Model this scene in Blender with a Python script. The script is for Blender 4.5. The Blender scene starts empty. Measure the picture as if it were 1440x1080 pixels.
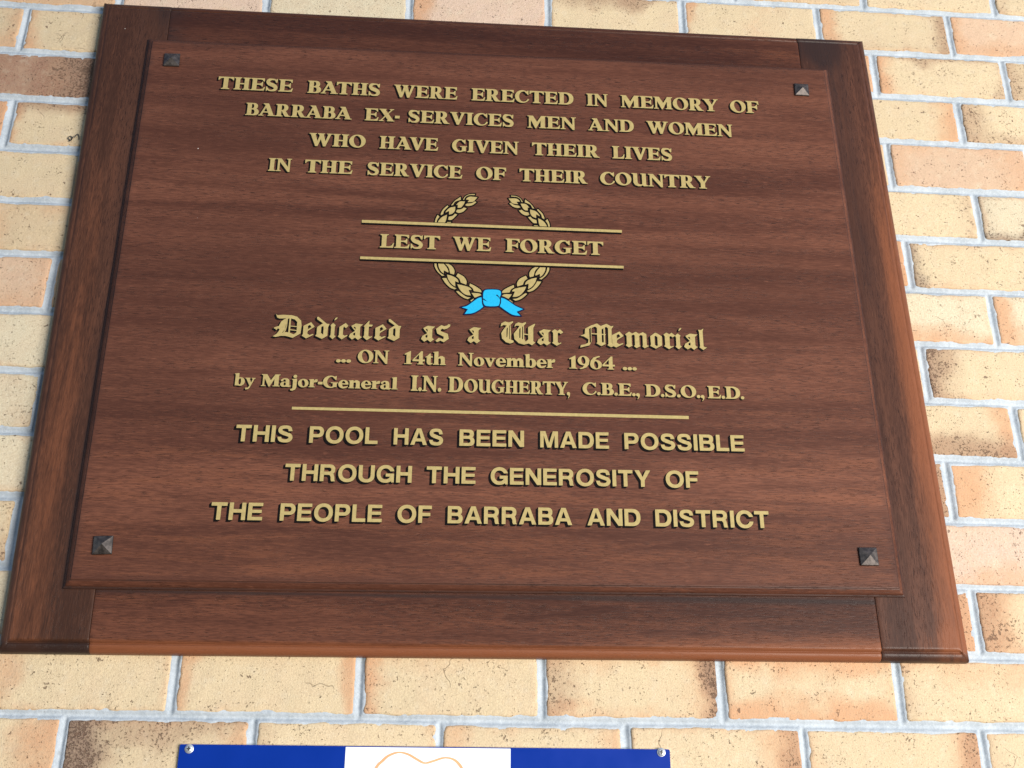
import bpy, math, random
import numpy as np
from mathutils import Matrix, Vector
from mathutils.geometry import delaunay_2d_cdt
rng = np.random.default_rng(7); random.seed(7)
S = bpy.context.scene; COL = S.collection
# ---------------------------------------------------------------- camera
cam = bpy.data.cameras.new('camera'); cam_o = bpy.data.objects.new('camera', cam); COL.objects.link(cam_o)
R_ = [[0.9971851, -0.0748787, 0.0038706], [0.034122, 0.4072365, -0.9126851], [0.0667644, 0.9102481, 0.4086452]]
m = Matrix.Identity(4)
for i in range(3):
    m[i][0] = R_[0][i]; m[i][1] = -R_[1][i]; m[i][2] = -R_[2][i]
m.translation = Vector((0.32074, -1.52859, -0.20511)); cam_o.matrix_world = m
cam.sensor_fit = 'HORIZONTAL'; cam.sensor_width = 36; cam.lens = 40.0; cam.clip_start = 0.02; cam.clip_end = 200
S.camera = cam_o
# ---------------------------------------------------------------- daylight: open sky in front of the wall, bright side to the lower right
W = bpy.data.worlds.new('World'); S.world = W; W.use_nodes = True
nt = W.node_tree; bg = nt.nodes['Background']
sky = nt.nodes.new('ShaderNodeTexSky'); sky.sky_type = 'NISHITA'; sky.sun_disc = False
sky.sun_elevation = math.radians(48); sky.sun_rotation = math.radians(60)
nt.links.new(sky.outputs[0], bg.inputs[0]); bg.inputs[1].default_value = .125
def area(name, loc, target, size, power, col):
    l = bpy.data.lights.new(name, 'AREA'); l.shape = 'RECTANGLE'; l.size, l.size_y = size; l.energy = power; l.color = col
    o = bpy.data.objects.new(name, l); COL.objects.link(o); o.location = loc
    o.rotation_euler = (Vector(target)-Vector(loc)).to_track_quat('-Z', 'Y').to_euler(); return o
area('open_side_light', (3.5, -4.0, -0.8), (0.5, 0, 0.5), (2.8, 2.0), 410, (1.0, 0.962, 0.90))
S.view_settings.view_transform = 'Standard'; S.view_settings.look = 'None'; S.view_settings.exposure = 0.50; S.view_settings.gamma = 1
S.view_settings.use_curve_mapping = False
S.render.engine = 'CYCLES'

# ---------------------------------------------------------------- lettering: glyph shapes drawn as signed distance fields
def q_ell(cx, cy, rx, ry, rot=0.0, n=48, p=2.0):
    t = np.linspace(0, 2*np.pi, n, endpoint=False)
    c, s = np.cos(t), np.sin(t)
    x = rx*np.sign(c)*np.abs(c)**(2/p); y = ry*np.sign(s)*np.abs(s)**(2/p)
    a = math.radians(rot)
    return [(cx+u*math.cos(a)-v*math.sin(a), cy+u*math.sin(a)+v*math.cos(a)) for u, v in zip(x, y)]
def q_rect(x0, y0, x1, y1):
    return [(x0, y0), (x1, y0), (x1, y1), (x0, y1)]
def q_bowl(x0, y0, x1, y1, rx, p=2.2, n=20):
    "shape with a straight left side at x0 and a round right side"
    t = np.linspace(-np.pi/2, np.pi/2, n); cy = (y0+y1)/2; ry = (y1-y0)/2
    cxx = x1-rx
    return [(x0, y0)]+[(cxx+rx*abs(math.cos(a))**(2/p), cy+ry*np.sign(math.sin(a))*abs(math.sin(a))**(2/p)) for a in t]+[(x0, y1)]
def spline(pts, n=10):
    P = np.array(pts, float); P = np.vstack([2*P[0]-P[1], P, 2*P[-1]-P[-2]]); out = []
    for i in range(1, len(P)-2):
        for k in range(n):
            t = k/n; a, b, c, d = P[i-1], P[i], P[i+1], P[i+2]
            out.append(0.5*((2*b)+(c-a)*t+(2*a-5*b+4*c-d)*t*t+(3*b-a-3*c+d)*t**3))
    out.append(P[-2]); return np.array(out)
def sd_poly(X, Y, pts):
    d = np.full(X.shape, 1e9); ins = np.zeros(X.shape, bool); n = len(pts)
    for i in range(n):
        ax, ay = pts[i]; bx, by = pts[(i+1) % n]
        ex, ey = bx-ax, by-ay; L = ex*ex+ey*ey
        if L < 1e-12: continue
        t = np.clip(((X-ax)*ex+(Y-ay)*ey)/L, 0, 1)
        d = np.minimum(d, (X-ax-t*ex)**2+(Y-ay-t*ey)**2)
        if ay != by:
            ins ^= ((ay > Y) != (by > Y)) & (X < (bx-ax)*(Y-ay)/(by-ay)+ax)
    d = np.sqrt(d); return np.where(ins, -d, d)
def sd_brush(X, Y, pts):
    S = spline(pts); d = np.full(X.shape, 1e9)
    for i in range(len(S)-1):
        a, b = S[i], S[i+1]; e = b[:2]-a[:2]; L = e@e
        t = np.clip(((X-a[0])*e[0]+(Y-a[1])*e[1])/max(L, 1e-9), 0, 1)
        d = np.minimum(d, np.hypot(X-a[0]-t*e[0], Y-a[1]-t*e[1])-(a[2]+t*(b[2]-a[2]))/2)
    return d
def stem(x, w=29, y0=0, y1=100, bl=11, br=11, tl=11, tr=11, th=6, bk=7):
    "upright with bracketed slab serifs"
    p = []
    if bl or br: p += [(x-bl, y0), (x+w+br, y0), (x+w+br, y0+th)] if br else [(x-bl, y0), (x+w, y0)]
    else: p += [(x, y0), (x+w, y0)]
    if br: p += [(x+w+br*.35, y0+th+2), (x+w, y0+th+bk)]
    if tr: p += [(x+w, y1-th-bk), (x+w+tr*.35, y1-th-2), (x+w+tr, y1-th), (x+w+tr, y1)]
    else: p += [(x+w, y1)]
    if tl: p += [(x-tl, y1), (x-tl, y1-th), (x-tl*.35, y1-th-2), (x, y1-th-bk)]
    else: p += [(x, y1)]
    if bl: p += [(x, y0+th+bk), (x-bl*.35, y0+th+2), (x-bl, y0+th)]
    return p
A, U = '+', '-'
SERIF = {
 'T': (104, [(A, stem(36, 31, 0, 97, 13, 13, 0, 0)), (A, [(0, 100), (104, 100), (104, 72), (99, 72), (91, 84), (78, 89), (26, 89), (13, 84), (5, 72), (0, 72)])]),
 'H': (110, [(A, stem(11, 29)), (A, stem(70, 29)), (A, q_rect(38, 44, 72, 54))]),
 'E': (98, [(A, stem(11, 30, 0, 100, 11, 0, 11, 0)), (A, [(30, 100), (92, 100), (92, 74), (87, 74), (79, 86), (66, 90), (30, 90)]),
            (A, [(30, 0), (92, 0), (98, 30), (92, 30), (82, 15), (66, 10), (30, 10)]), (A, [(30, 46), (58, 46), (70, 42), (77, 32), (82, 32), (82, 72), (77, 72), (70, 60), (58, 56), (30, 56)])]),
 'F': (92, [(A, stem(11, 30, 0, 100, 11, 13, 11, 0)), (A, [(30, 100), (90, 100), (92, 70), (86, 70), (78, 85), (66, 90), (30, 90)]),
            (A, [(30, 44), (56, 44), (68, 40), (75, 30), (80, 30), (80, 71), (75, 71), (68, 59), (56, 54), (30, 54)])]),
 'L': (90, [(A, stem(11, 30, 0, 100, 11, 0, 11, 13)), (A, [(30, 0), (84, 0), (90, 36), (84, 36), (74, 17), (58, 10), (30, 10)])]),
 'I': (52, [(A, stem(11, 30))]),
 'B': (94, [(A, stem(11, 30, 0, 100, 11, 0, 11, 0)), (A, q_bowl(20, 47, 84, 100, 30)), (U, q_bowl(41, 57, 57, 91, 11)),
            (A, q_bowl(20, 0, 93, 56, 34)), (U, q_bowl(41, 9, 63, 47, 14))]),
 'D': (110, [(A, stem(11, 30, 0, 100, 11, 0, 11, 0)), (A, q_bowl(20, 0, 110, 100, 56)), (U, q_bowl(41, 10, 79, 90, 32))]),
 'R': (108, [(A, stem(11, 30, 0, 100, 11, 11, 11, 0)), (A, q_bowl(20, 43, 88, 100, 32)), (U, q_bowl(41, 53, 59, 91, 12)),
             (A, [(42, 50), (64, 50), (72, 44), (95, 9), (102, 6), (108, 6), (108, 0), (72, 0), (64, 6), (44, 43)])]),
 'P': (90, [(A, stem(11, 30, 0, 100, 11, 13, 11, 0)), (A, q_bowl(20, 38, 90, 100, 34)), (U, q_bowl(41, 48, 60, 91, 12))]),
 'S': (86, [('b', [(73, 74, 11), (62, 92, 11), (42, 95, 12), (22, 90, 21), (15, 74, 24), (28, 57, 28), (54, 46, 29), (70, 30, 24), (64, 12, 21), (44, 4.5, 12), (24, 8, 11), (10, 26, 9)]),
            (A, [(70, 70), (78, 68), (80, 100), (75, 100), (66, 90)]), (A, [(4, 34), (12, 36), (20, 14), (10, 0), (5, 0)])]),
 'O': (112, [(A, q_ell(56, 50, 56, 52)), (U, q_ell(56, 50, 25, 43, 13))]),
 'C': (102, [(A, q_ell(54, 50, 54, 52)), (U, q_ell(62, 50, 32, 42)), (U, [(70, 32), (140, 32), (140, 74), (70, 74)]), (U, q_rect(96, 60, 140, 120)), (A, [(72, 93), (84, 92), (91, 100), (97, 100), (97, 66), (90, 66), (84, 76), (74, 83)]), (U, [(86, 32), (96, 32), (120, 6), (120, 40), (88, 40)])]),
 'G': (110, [(A, q_ell(54, 50, 54, 52)), (U, q_ell(62, 50, 32, 42)), (U, [(70, 20), (140, 20), (140, 74), (70, 74)]), (U, q_rect(96, -20, 140, 120)), (A, [(72, 93), (84, 92), (91, 100), (97, 100), (97, 66), (90, 66), (84, 76), (74, 83)]), (A, [(56, 46), (110, 46), (110, 40), (101, 38), (101, 5), (92, 7), (74, 4), (62, 7), (72, 14), (72, 38), (56, 40)])]),
 'A': (118, [(A, [(34, 101), (68, 101), (108, 7), (118, 7), (118, 0), (66, 0), (66, 7), (74, 8), (52, 62), (46, 84), (38, 90)]), (A, [(40, 90), (52, 70), (26, 8), (38, 6), (38, 0), (0, 0), (0, 6), (10, 8), (46, 86)]), (A, q_rect(30, 26, 72, 35)),
             (A, [(30, 101), (50, 101), (50, 86), (38, 93), (30, 95)])]),
 'V': (112, [(A, [(0, 100), (52, 100), (52, 94), (43, 92), (63, 36), (82, 92), (72, 94), (72, 100), (112, 100), (112, 94), (101, 92), (64, -3), (48, -3), (10, 92), (0, 94)])]),
 'W': (158, [(A, [(0, 100), (50, 100), (50, 94), (42, 92), (58, 38), (70, 80), (66, 92), (58, 94), (58, 100), (104, 100), (104, 94), (97, 92), (112, 38), (128, 92), (119, 94), (119, 100), (158, 100), (158, 94), (147, 92), (114, -3), (98, -3), (80, 54), (61, -3), (45, -3), (9, 92), (0, 94)])]),
 'N': (112, [(A, [(0, 100), (36, 100), (86, 36), (86, 92), (76, 94), (76, 100), (112, 100), (112, 94), (101, 92), (101, -4), (88, -4), (27, 72), (27, 8), (38, 6), (38, 0), (0, 0), (0, 6), (12, 8), (12, 92), (0, 94)])]),
 'M': (136, [(A, [(0, 100), (40, 100), (69, 50), (98, 100), (136, 100), (136, 94), (126, 92), (126, 8), (136, 6), (136, 0), (84, 0), (84, 6), (95, 8), (95, 62), (63, -3), (56, -3), (24, 66), (24, 8), (35, 6), (35, 0), (0, 0), (0, 6), (11, 8), (11, 92), (0, 94)])]),
 'X': (112, [(A, [(0, 100), (52, 100), (52, 94), (46, 92), (104, 7), (112, 6), (112, 0), (58, 0), (58, 6), (66, 8), (8, 92), (0, 94)]), (A, [(106, 100), (106, 94), (96, 92), (64, 56), (52, 44), (24, 8), (36, 6), (36, 0), (0, 0), (0, 6), (12, 8), (84, 92), (74, 94), (74, 100)])]),
 'Y': (112, [(A, [(0, 100), (52, 100), (52, 94), (46, 92), (66, 54), (86, 92), (76, 94), (76, 100), (112, 100), (112, 94), (102, 92), (72, 42), (72, 8), (84, 6), (84, 0), (30, 0), (30, 6), (42, 8), (42, 42), (10, 92), (0, 94)])]),
 'U': (112, [(A, [(0, 100), (40, 100), (40, 28), (46, 16), (58, 11), (72, 15), (72, 100), (100, 100), (100, 12), (112, 6), (112, 0), (84, -2), (74, 6), (62, -2), (44, -3), (22, 6), (11, 26), (11, 92), (0, 94)]), (A, q_rect(62, 93, 74, 100))]),
 '-': (34, [(A, q_rect(0, 26, 34, 48))]),
 '.': (26, [(A, q_ell(13, 11, 13, 13))]),
 ',': (30, [(A, q_ell(14, 11, 14, 13)), (A, [(20, 4), (28, 12), (25, -8), (14, -24), (8, -25), (16, -10), (14, 0)])]),
 '1': (58, [(A, [(15, 0), (15, 6), (18, 8), (18, 74), (4, 72), (4, 79), (44, 102), (47, 102), (47, 8), (58, 6), (58, 0), (2, 0), (2, 6), (18, 8)])]),
 '4': (86, [(A, [(58, 102), (70, 102), (70, 38), (84, 38), (86, 24), (70, 24), (70, 8), (80, 6), (80, 0), (34, 0), (34, 6), (44, 8), (44, 24), (0, 24), (0, 36)]), (U, [(44, 38), (44, 76), (14, 38)])]),
 '9': (82, [(A, q_ell(41, 65, 40, 37)), (A, [(81, 62), (76, 34), (58, 10), (24, -3), (14, -2), (14, 5), (34, 12), (50, 34), (60, 60)]), (U, q_ell(40, 66, 14, 28, 8))]),
 '6': (82, [(A, q_ell(41, 35, 40, 37)), (A, [(1, 38), (6, 66), (24, 90), (58, 103), (68, 102), (68, 95), (48, 88), (32, 66), (22, 40)]), (U, q_ell(42, 34, 14, 28, 8))]),
 't': (52, [(A, [(12, 66), (0, 60), (0, 55), (10, 55), (10, 18), (18, 2), (34, -2), (50, 6), (52, 14), (44, 11), (38, 14), (38, 55), (52, 55), (50, 66), (38, 66), (36, 88), (28, 84)])]),
 'h': (90, [(A, [(8, 8), (8, 92), (0, 94), (0, 99), (34, 104), (36, 104), (36, 58), (48, 68), (64, 69), (80, 58), (82, 40), (82, 8), (90, 6), (90, 0), (48, 0), (48, 6), (54, 8), (54, 42), (50, 50), (44, 50), (36, 44), (36, 8), (42, 6), (42, 0), (0, 0), (0, 6)])]),
 'n': (90, [(A, [(8, 8), (8, 58), (0, 60), (0, 65), (32, 69), (36, 69), (36, 58), (48, 68), (64, 69), (80, 58), (82, 40), (82, 8), (90, 6), (90, 0), (48, 0), (48, 6), (54, 8), (54, 42), (50, 50), (44, 50), (36, 44), (36, 8), (42, 6), (42, 0), (0, 0), (0, 6)])]),
 'm': (134, [(A, [(8, 8), (8, 58), (0, 60), (0, 65), (32, 69), (36, 69), (36, 58), (46, 68), (62, 69), (76, 58), (88, 68), (106, 69), (122, 58), (126, 40), (126, 8), (134, 6), (134, 0), (92, 0), (92, 6), (98, 8), (98, 42), (94, 50), (88, 50), (81, 44), (81, 8), (87, 6), (87, 0), (47, 0), (47, 6), (53, 8), (53, 42), (49, 50), (43, 50), (36, 44), (36, 8), (42, 6), (42, 0), (0, 0), (0, 6)])]),
 'o': (76, [(A, q_ell(38, 33, 38, 36)), (U, q_ell(38, 33, 12, 27, 10))]),
 'e': (72, [(A, q_ell(37, 33, 37, 36)), (U, q_ell(40, 34, 13, 27, 8)), (A, [(20, 30), (72, 30), (73, 40), (20, 40)]), (U, [(44, 12), (62, 12), (90, 24), (90, 30), (44, 30)]), ('b', [(46, 6, 14), (58, 9, 11), (68, 17, 6)])]),
 'v': (80, [(A, [(0, 66), (40, 66), (40, 60), (34, 59), (47, 28), (58, 58), (50, 60), (50, 66), (80, 66), (80, 60), (72, 58), (46, -3), (34, -3), (8, 58), (0, 60)])]),
 'y': (80, [(A, [(0, 66), (40, 66), (40, 60), (34, 59), (48, 26), (58, 58), (50, 60), (50, 66), (80, 66), (80, 60), (72, 58), (42, -14), (28, -30), (8, -32), (4, -22), (10, -14), (22, -18), (32, -8), (36, 2), (8, 58), (0, 60)])]),
 'b': (84, [(A, [(8, 0), (8, 92), (0, 94), (0, 99), (34, 104), (36, 104), (36, 0)]), (A, q_ell(50, 33, 34, 36)), (A, q_rect(8, 0, 40, 30)), (U, q_ell(44, 34, 10, 26))]),
 'r': (64, [(A, [(8, 8), (8, 58), (0, 60), (0, 65), (32, 69), (36, 69), (36, 54), (46, 67), (60, 69), (64, 58), (60, 44), (48, 42), (36, 40), (36, 8), (46, 6), (46, 0), (0, 0), (0, 6)])]),
 'a': (80, [('b', [(12, 52, 18), (22, 63, 10), (38, 64, 12), (50, 54, 24), (52, 36, 28), (52, 16, 28)]), (A, q_ell(28, 19, 28, 22)), (A, [(38, 0), (66, 8), (66, 14), (70, 10), (80, 10), (80, 5), (66, -3), (50, -2)]), (U, q_ell(33, 22, 8, 13))]),
 'j': (44, [(A, [(8, 58), (0, 60), (0, 65), (34, 69), (37, 69), (37, -4), (30, -22), (10, -33), (-6, -30), (-8, -20), (0, -18), (9, -10), (9, 20)]), (A, q_ell(23, 88, 14, 14))]),
 'l': (46, [(A, [(8, 8), (8, 92), (0, 94), (0, 99), (34, 104), (37, 104), (37, 8), (46, 6), (46, 0), (0, 0), (0, 6)])]),
}
SANS = {
 'T': (92, [(A, q_rect(0, 80, 92, 100)), (A, q_rect(34, 0, 58, 90))]),
 'H': (96, [(A, q_rect(0, 0, 24, 100)), (A, q_rect(72, 0, 96, 100)), (A, q_rect(20, 42, 76, 62))]),
 'I': (24, [(A, q_rect(0, 0, 24, 100))]),
 'L': (80, [(A, q_rect(0, 0, 24, 100)), (A, q_rect(0, 0, 80, 20))]),
 'E': (86, [(A, q_rect(0, 0, 24, 100)), (A, q_rect(0, 0, 86, 19)), (A, q_rect(0, 42, 80, 60)), (A, q_rect(0, 81, 85, 100))]),
 'F': (80, [(A, q_rect(0, 0, 24, 100)), (A, q_rect(0, 39, 72, 58)), (A, q_rect(0, 80, 80, 100))]),
 'S': (92, [('b', [(77, 67, 23), (70, 86, 21), (46, 92, 19), (20, 86, 22), (15, 70, 24), (27, 58, 23), (50, 50, 22), (73, 42, 23), (80, 28, 24), (70, 13, 22), (46, 8, 19), (20, 14, 21), (12, 31, 23)]), (U, q_rect(60, 56, 110, 67)), (U, q_rect(-20, 32, 27, 48))]),
 'O': (112, [(A, q_ell(56, 50, 56, 53, 0, 56, 2.15)), (U, q_ell(56, 50, 32, 33, 0, 48, 2.1))]),
 'P': (90, [(A, q_rect(0, 0, 24, 100)), (A, q_bowl(0, 34, 90, 100, 34)), (U, q_bowl(24, 53, 66, 81, 15))]),
 'R': (98, [(A, q_rect(0, 0, 24, 100)), (A, q_bowl(0, 38, 92, 100, 34)), (U, q_bowl(24, 57, 68, 81, 14)), (U, q_rect(24, -5, 50, 38)), (A, [(46, 46), (66, 52), (84, 42), (89, 24), (91, 6), (96, 0), (71, 0), (67, 10), (66, 26), (58, 38), (40, 40)])]),
 'B': (94, [(A, q_bowl(0, 46, 89, 100, 29)), (A, q_bowl(0, 0, 94, 56, 30)), (U, q_bowl(24, 61, 64, 82, 11)), (U, q_bowl(24, 18, 69, 43, 13))]),
 'D': (100, [(A, q_bowl(0, 0, 100, 100, 50, 2.3)), (U, q_bowl(24, 20, 75, 80, 30, 2.3))]),
 'A': (108, [(A, [(0, 0), (26, 0), (33, 21), (75, 21), (82, 0), (108, 0), (68, 100), (40, 100)]), (U, [(40, 39), (68, 39), (54, 78)])]),
 'N': (98, [(A, [(0, 0), (23, 0), (23, 66), (72, 0), (98, 0), (98, 100), (75, 100), (75, 35), (27, 100), (0, 100)])]),
 'M': (116, [(A, [(0, 0), (22, 0), (22, 76), (46, 0), (70, 0), (94, 76), (94, 0), (116, 0), (116, 100), (82, 100), (58, 28), (34, 100), (0, 100)])]),
 'U': (98, [(A, q_rect(0, 34, 98, 100)), (A, q_ell(49, 36, 49, 39, 0, 48, 2.2)), (U, q_rect(24, 36, 74, 110)), (U, q_ell(49, 36, 25, 20))]),
 'G': (108, [(A, q_ell(55, 50, 55, 53, 0, 56, 2.15)), (U, q_ell(55, 50, 31, 33, 0, 48, 2.1)), (U, [(56, 50), (56, 40), (120, 40), (120, 66), (86, 66)]), (U, q_rect(92, -10, 140, 50)), (A, [(56, 34), (56, 52), (107, 52), (107, 0), (92, 0), (90, 13), (76, 4), (70, 14), (80, 24), (83, 34)]), (U, [(82, 66), (120, 66), (120, 52), (82, 52)])]),
 'C': (104, [(A, q_ell(55, 50, 55, 53, 0, 56, 2.15)), (U, q_ell(55, 50, 31, 33, 0, 48, 2.1)), (U, [(55, 50), (78, 37), (140, 37), (140, 64), (78, 64)])]),
 'Y': (102, [(A, [(0, 100), (29, 100), (51, 59), (73, 100), (102, 100), (63, 38), (63, 0), (39, 0), (39, 38)])]),
}
# black letter, traced in units of 1/100 of the x height (baseline = tip of the lower diamonds)
def bl(s, ox, oy, k=100/152.):
    return [((x-ox)*k, (oy-y)*k) for x, y in s]
BLACK = {
 'D': (192, [(A, bl([(72, 32), (88, 44), (150, 38), (235, 40), (290, 52), (335, 90), (344, 140), (340, 215), (264, 260), (190, 243), (140, 244), (90, 256), (58, 251), (96, 226), (118, 196), (122, 178), (104, 172), (90, 190), (80, 176), (64, 174), (64, 166), (82, 158), (98, 152), (112, 150), (132, 104), (158, 84), (182, 72), (110, 76), (86, 66)], 55, 262)),
             (U, bl([(196, 75), (222, 70), (268, 80), (296, 104), (298, 204), (270, 226), (235, 212), (190, 205), (150, 214), (176, 184), (184, 130)], 55, 262)),
             (A, bl([(214, 66), (222, 62), (230, 74), (230, 216), (214, 212)], 55, 262)), (A, bl([(228, 142), (300, 146), (300, 154), (228, 150)], 55, 262)), (A, bl([(228, 178), (300, 184), (300, 192), (228, 186)], 55, 262)),
             (A, bl([(188, 70), (198, 72), (196, 150), (186, 192), (170, 214), (160, 212), (178, 184), (186, 148)], 55, 262))]),
 'e': (86, [(A, bl([(372, 140), (448, 102), (488, 146), (422, 188), (416, 212), (440, 228), (474, 216), (484, 224), (410, 262), (362, 236), (374, 222)], 362, 262)), (U, bl([(418, 140), (438, 128), (456, 150), (420, 172)], 362, 262))]),
 'd': (92, [(A, bl([(500, 52), (516, 50), (606, 116), (634, 116), (620, 150), (620, 232), (566, 264), (496, 236), (508, 220), (508, 150), (566, 112), (502, 74)], 496, 264)), (U, bl([(552, 146), (572, 138), (576, 160), (576, 222), (552, 206)], 496, 264))]),
 'i': (52, [(A, bl([(660, 134), (686, 112), (714, 132), (706, 150), (706, 232), (722, 240), (690, 270), (658, 244), (668, 232), (668, 152)], 658, 270)), (A, bl([(696, 84), (706, 62), (728, 54), (722, 70), (700, 88)], 658, 270))]),
 'c': (70, [(A, bl([(744, 152), (806, 112), (836, 138), (812, 164), (790, 146), (784, 164), (784, 226), (804, 238), (826, 228), (834, 236), (776, 274), (734, 246), (744, 232)], 734, 274)),]),
 'a': (92, [(A, bl([(868, 142), (914, 118), (970, 124), (990, 124), (962, 150), (962, 234), (974, 246), (986, 248), (946, 278), (916, 256), (884, 276), (850, 250), (862, 220), (914, 190), (914, 156), (900, 150), (884, 164)], 850, 278)), (U, bl([(894, 216), (914, 204), (914, 232), (906, 238), (894, 230)], 850, 278)), (A, bl([(868, 142), (884, 134), (888, 150), (918, 184), (912, 192), (880, 160)], 850, 278))]),
 't': (70, [(A, bl([(1004, 146), (1056, 90), (1062, 90), (1058, 126), (1098, 128), (1090, 146), (1058, 146), (1058, 236), (1076, 246), (1092, 238), (1098, 246), (1044, 280), (1004, 250), (1014, 236), (1014, 150)], 1004, 280))]),
 's': (92, [(A, bl([(208, 92), (258, 56), (284, 66), (312, 58), (322, 46), (342, 50), (338, 68), (310, 88), (284, 96), (268, 88), (250, 100), (254, 112), (320, 134), (330, 178), (286, 210), (252, 196), (222, 210), (206, 198), (236, 172), (262, 178), (280, 184), (282, 160), (222, 134)], 206, 212, 100/139.)),]),
 'W': (236, [(A, bl([(812, 82), (818, 52), (850, 34), (886, 42), (922, 30), (928, 38), (902, 62), (908, 150), (904, 196), (930, 206), (932, 220), (900, 232), (860, 220), (826, 188), (818, 140), (846, 96), (868, 70), (838, 66)], 812, 240, 100/139.)),
            (U, bl([(866, 100), (878, 86), (874, 172), (866, 178)], 812, 240, 100/139.)),
            (A, bl([(936, 82), (946, 54), (972, 38), (1008, 46), (1040, 34), (1046, 44), (1024, 66), (1028, 190), (1040, 210), (1052, 200), (1064, 190), (1062, 80), (1104, 56), (1124, 46), (1128, 54), (1110, 84), (1110, 206), (1128, 216), (1098, 242), (1068, 226), (1026, 238), (976, 226), (938, 190), (932, 140), (968, 96), (984, 70), (958, 68)], 812, 240, 100/139.)),
            (U, bl([(982, 100), (994, 86), (992, 178), (982, 180)], 812, 240, 100/139.)), (U, bl([(1008, 80), (1016, 72), (1016, 190), (1008, 190)], 812, 240, 100/139.)), (A, bl([(1024, 138), (1066, 144), (1066, 152), (1024, 148)], 812, 240, 100/139.)), (U, bl([(890, 72), (896, 66), (896, 196), (890, 190)], 812, 240, 100/139.))]),
 'r': (70, [(A, bl([(1276, 112), (1304, 92), (1330, 108), (1350, 92), (1382, 118), (1358, 136), (1342, 122), (1330, 130), (1330, 210), (1344, 218), (1358, 210), (1364, 218), (1320, 242), (1278, 216), (1288, 206), (1288, 126)], 1276, 242, 100/139.)),]),
 'M': (196, [(A, bl([(82, 148), (126, 128), (130, 76), (186, 44), (246, 22), (280, 46), (336, 22), (382, 46), (404, 38), (402, 46), (384, 72), (384, 222), (418, 232), (374, 250), (340, 232), (350, 216), (350, 66), (332, 52), (320, 60), (320, 214), (326, 220), (280, 242), (234, 216), (244, 206), (244, 66), (226, 52), (198, 66), (190, 76), (190, 200), (168, 238), (116, 252), (80, 262), (84, 238), (128, 228), (156, 214), (160, 180), (116, 152)], 80, 252, 100/150.)),
             (U, bl([(168, 78), (184, 66), (184, 206), (172, 216)], 80, 252, 100/150.)), (U, bl([(288, 80), (306, 66), (306, 206), (288, 206)], 80, 252, 100/150.)), (A, bl([(186, 118), (326, 124), (326, 134), (186, 128)], 80, 252, 100/150.))]),
 'm': (156, [(A, bl([(554, 120), (594, 92), (622, 110), (660, 92), (688, 112), (726, 94), (760, 112), (760, 220), (782, 228), (738, 252), (716, 234), (722, 222), (722, 128), (706, 122), (690, 132), (690, 224), (700, 230), (660, 252), (636, 234), (646, 222), (646, 126), (632, 120), (616, 132), (616, 222), (624, 228), (586, 248), (556, 226), (568, 216), (568, 134)], 552, 252, 100/150.)),]),
 'o': (84, [(A, bl([(800, 132), (848, 96), (864, 98), (914, 130), (912, 220), (850, 254), (796, 228), (804, 214)], 796, 254, 100/152.)), (U, bl([(842, 132), (852, 126), (870, 138), (870, 222), (858, 228), (842, 216)], 796, 254, 100/152.))]),
 'l': (62, [(A, bl([(1296, 66), (1330, 68), (1352, 52), (1352, 62), (1344, 80), (1344, 238), (1360, 248), (1380, 248), (1340, 278), (1300, 250), (1308, 238), (1306, 84)], 1296, 278, 100/160.))]),
}
FONTS = {'serif': SERIF, 'sans': SANS, 'black': BLACK}
def field(ops, X, Y):
    d = np.full(X.shape, 1e3)
    for op, g in ops:
        if op == 'b': d = np.minimum(d, sd_brush(X, Y, g))
        elif op == '+': d = np.minimum(d, sd_poly(X, Y, g))
        else: d = np.maximum(d, -sd_poly(X, Y, g))
    return d
def contours(d, x0, y0, h):
    "marching squares, loops at level 0 (inside negative)"
    ny, nx = d.shape; seg = {}
    def lerp(a, b): return a/(a-b)
    ins = d < 0
    code = ins[:-1, :-1]*1+ins[:-1, 1:]*2+ins[1:, 1:]*4+ins[1:, :-1]*8
    js, is_ = np.nonzero((code != 0) & (code != 15))
    T = {1: [(3, 0)], 2: [(0, 1)], 3: [(3, 1)], 4: [(1, 2)], 5: [(3, 0), (1, 2)], 6: [(0, 2)], 7: [(3, 2)], 8: [(2, 3)], 9: [(2, 0)], 10: [(0, 1), (2, 3)], 11: [(2, 1)], 12: [(1, 3)], 13: [(1, 0)], 14: [(0, 3)]}
    pos = {}
    def key(j, i, e):
        k = (('h', j, i), ('v', j, i+1), ('h', j+1, i), ('v', j, i))[e]
        if k not in pos:
            if k[0] == 'h':
                a, b = d[k[1], k[2]], d[k[1], k[2]+1]; pos[k] = (x0+(k[2]+lerp(a, b))*h, y0+k[1]*h)
            else:
                a, b = d[k[1], k[2]], d[k[1]+1, k[2]]; pos[k] = (x0+k[2]*h, y0+(k[1]+lerp(a, b))*h)
        return k
    nxt = {}
    for j, i in zip(js.tolist(), is_.tolist()):
        for a, b in T[int(code[j, i])]:
            nxt.setdefault(key(j, i, a), []).append(key(j, i, b))
    loops = []
    while nxt:
        s = next(iter(nxt)); L = [s]; c = nxt[s].pop()
        if not nxt[s]: del nxt[s]
        while c != s and c in nxt:
            L.append(c); n = nxt[c].pop()
            if not nxt[c]: del nxt[c]
            c = n
        if len(L) > 4: loops.append(simplify([pos[k] for k in L], 0.35))
    return loops
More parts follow.
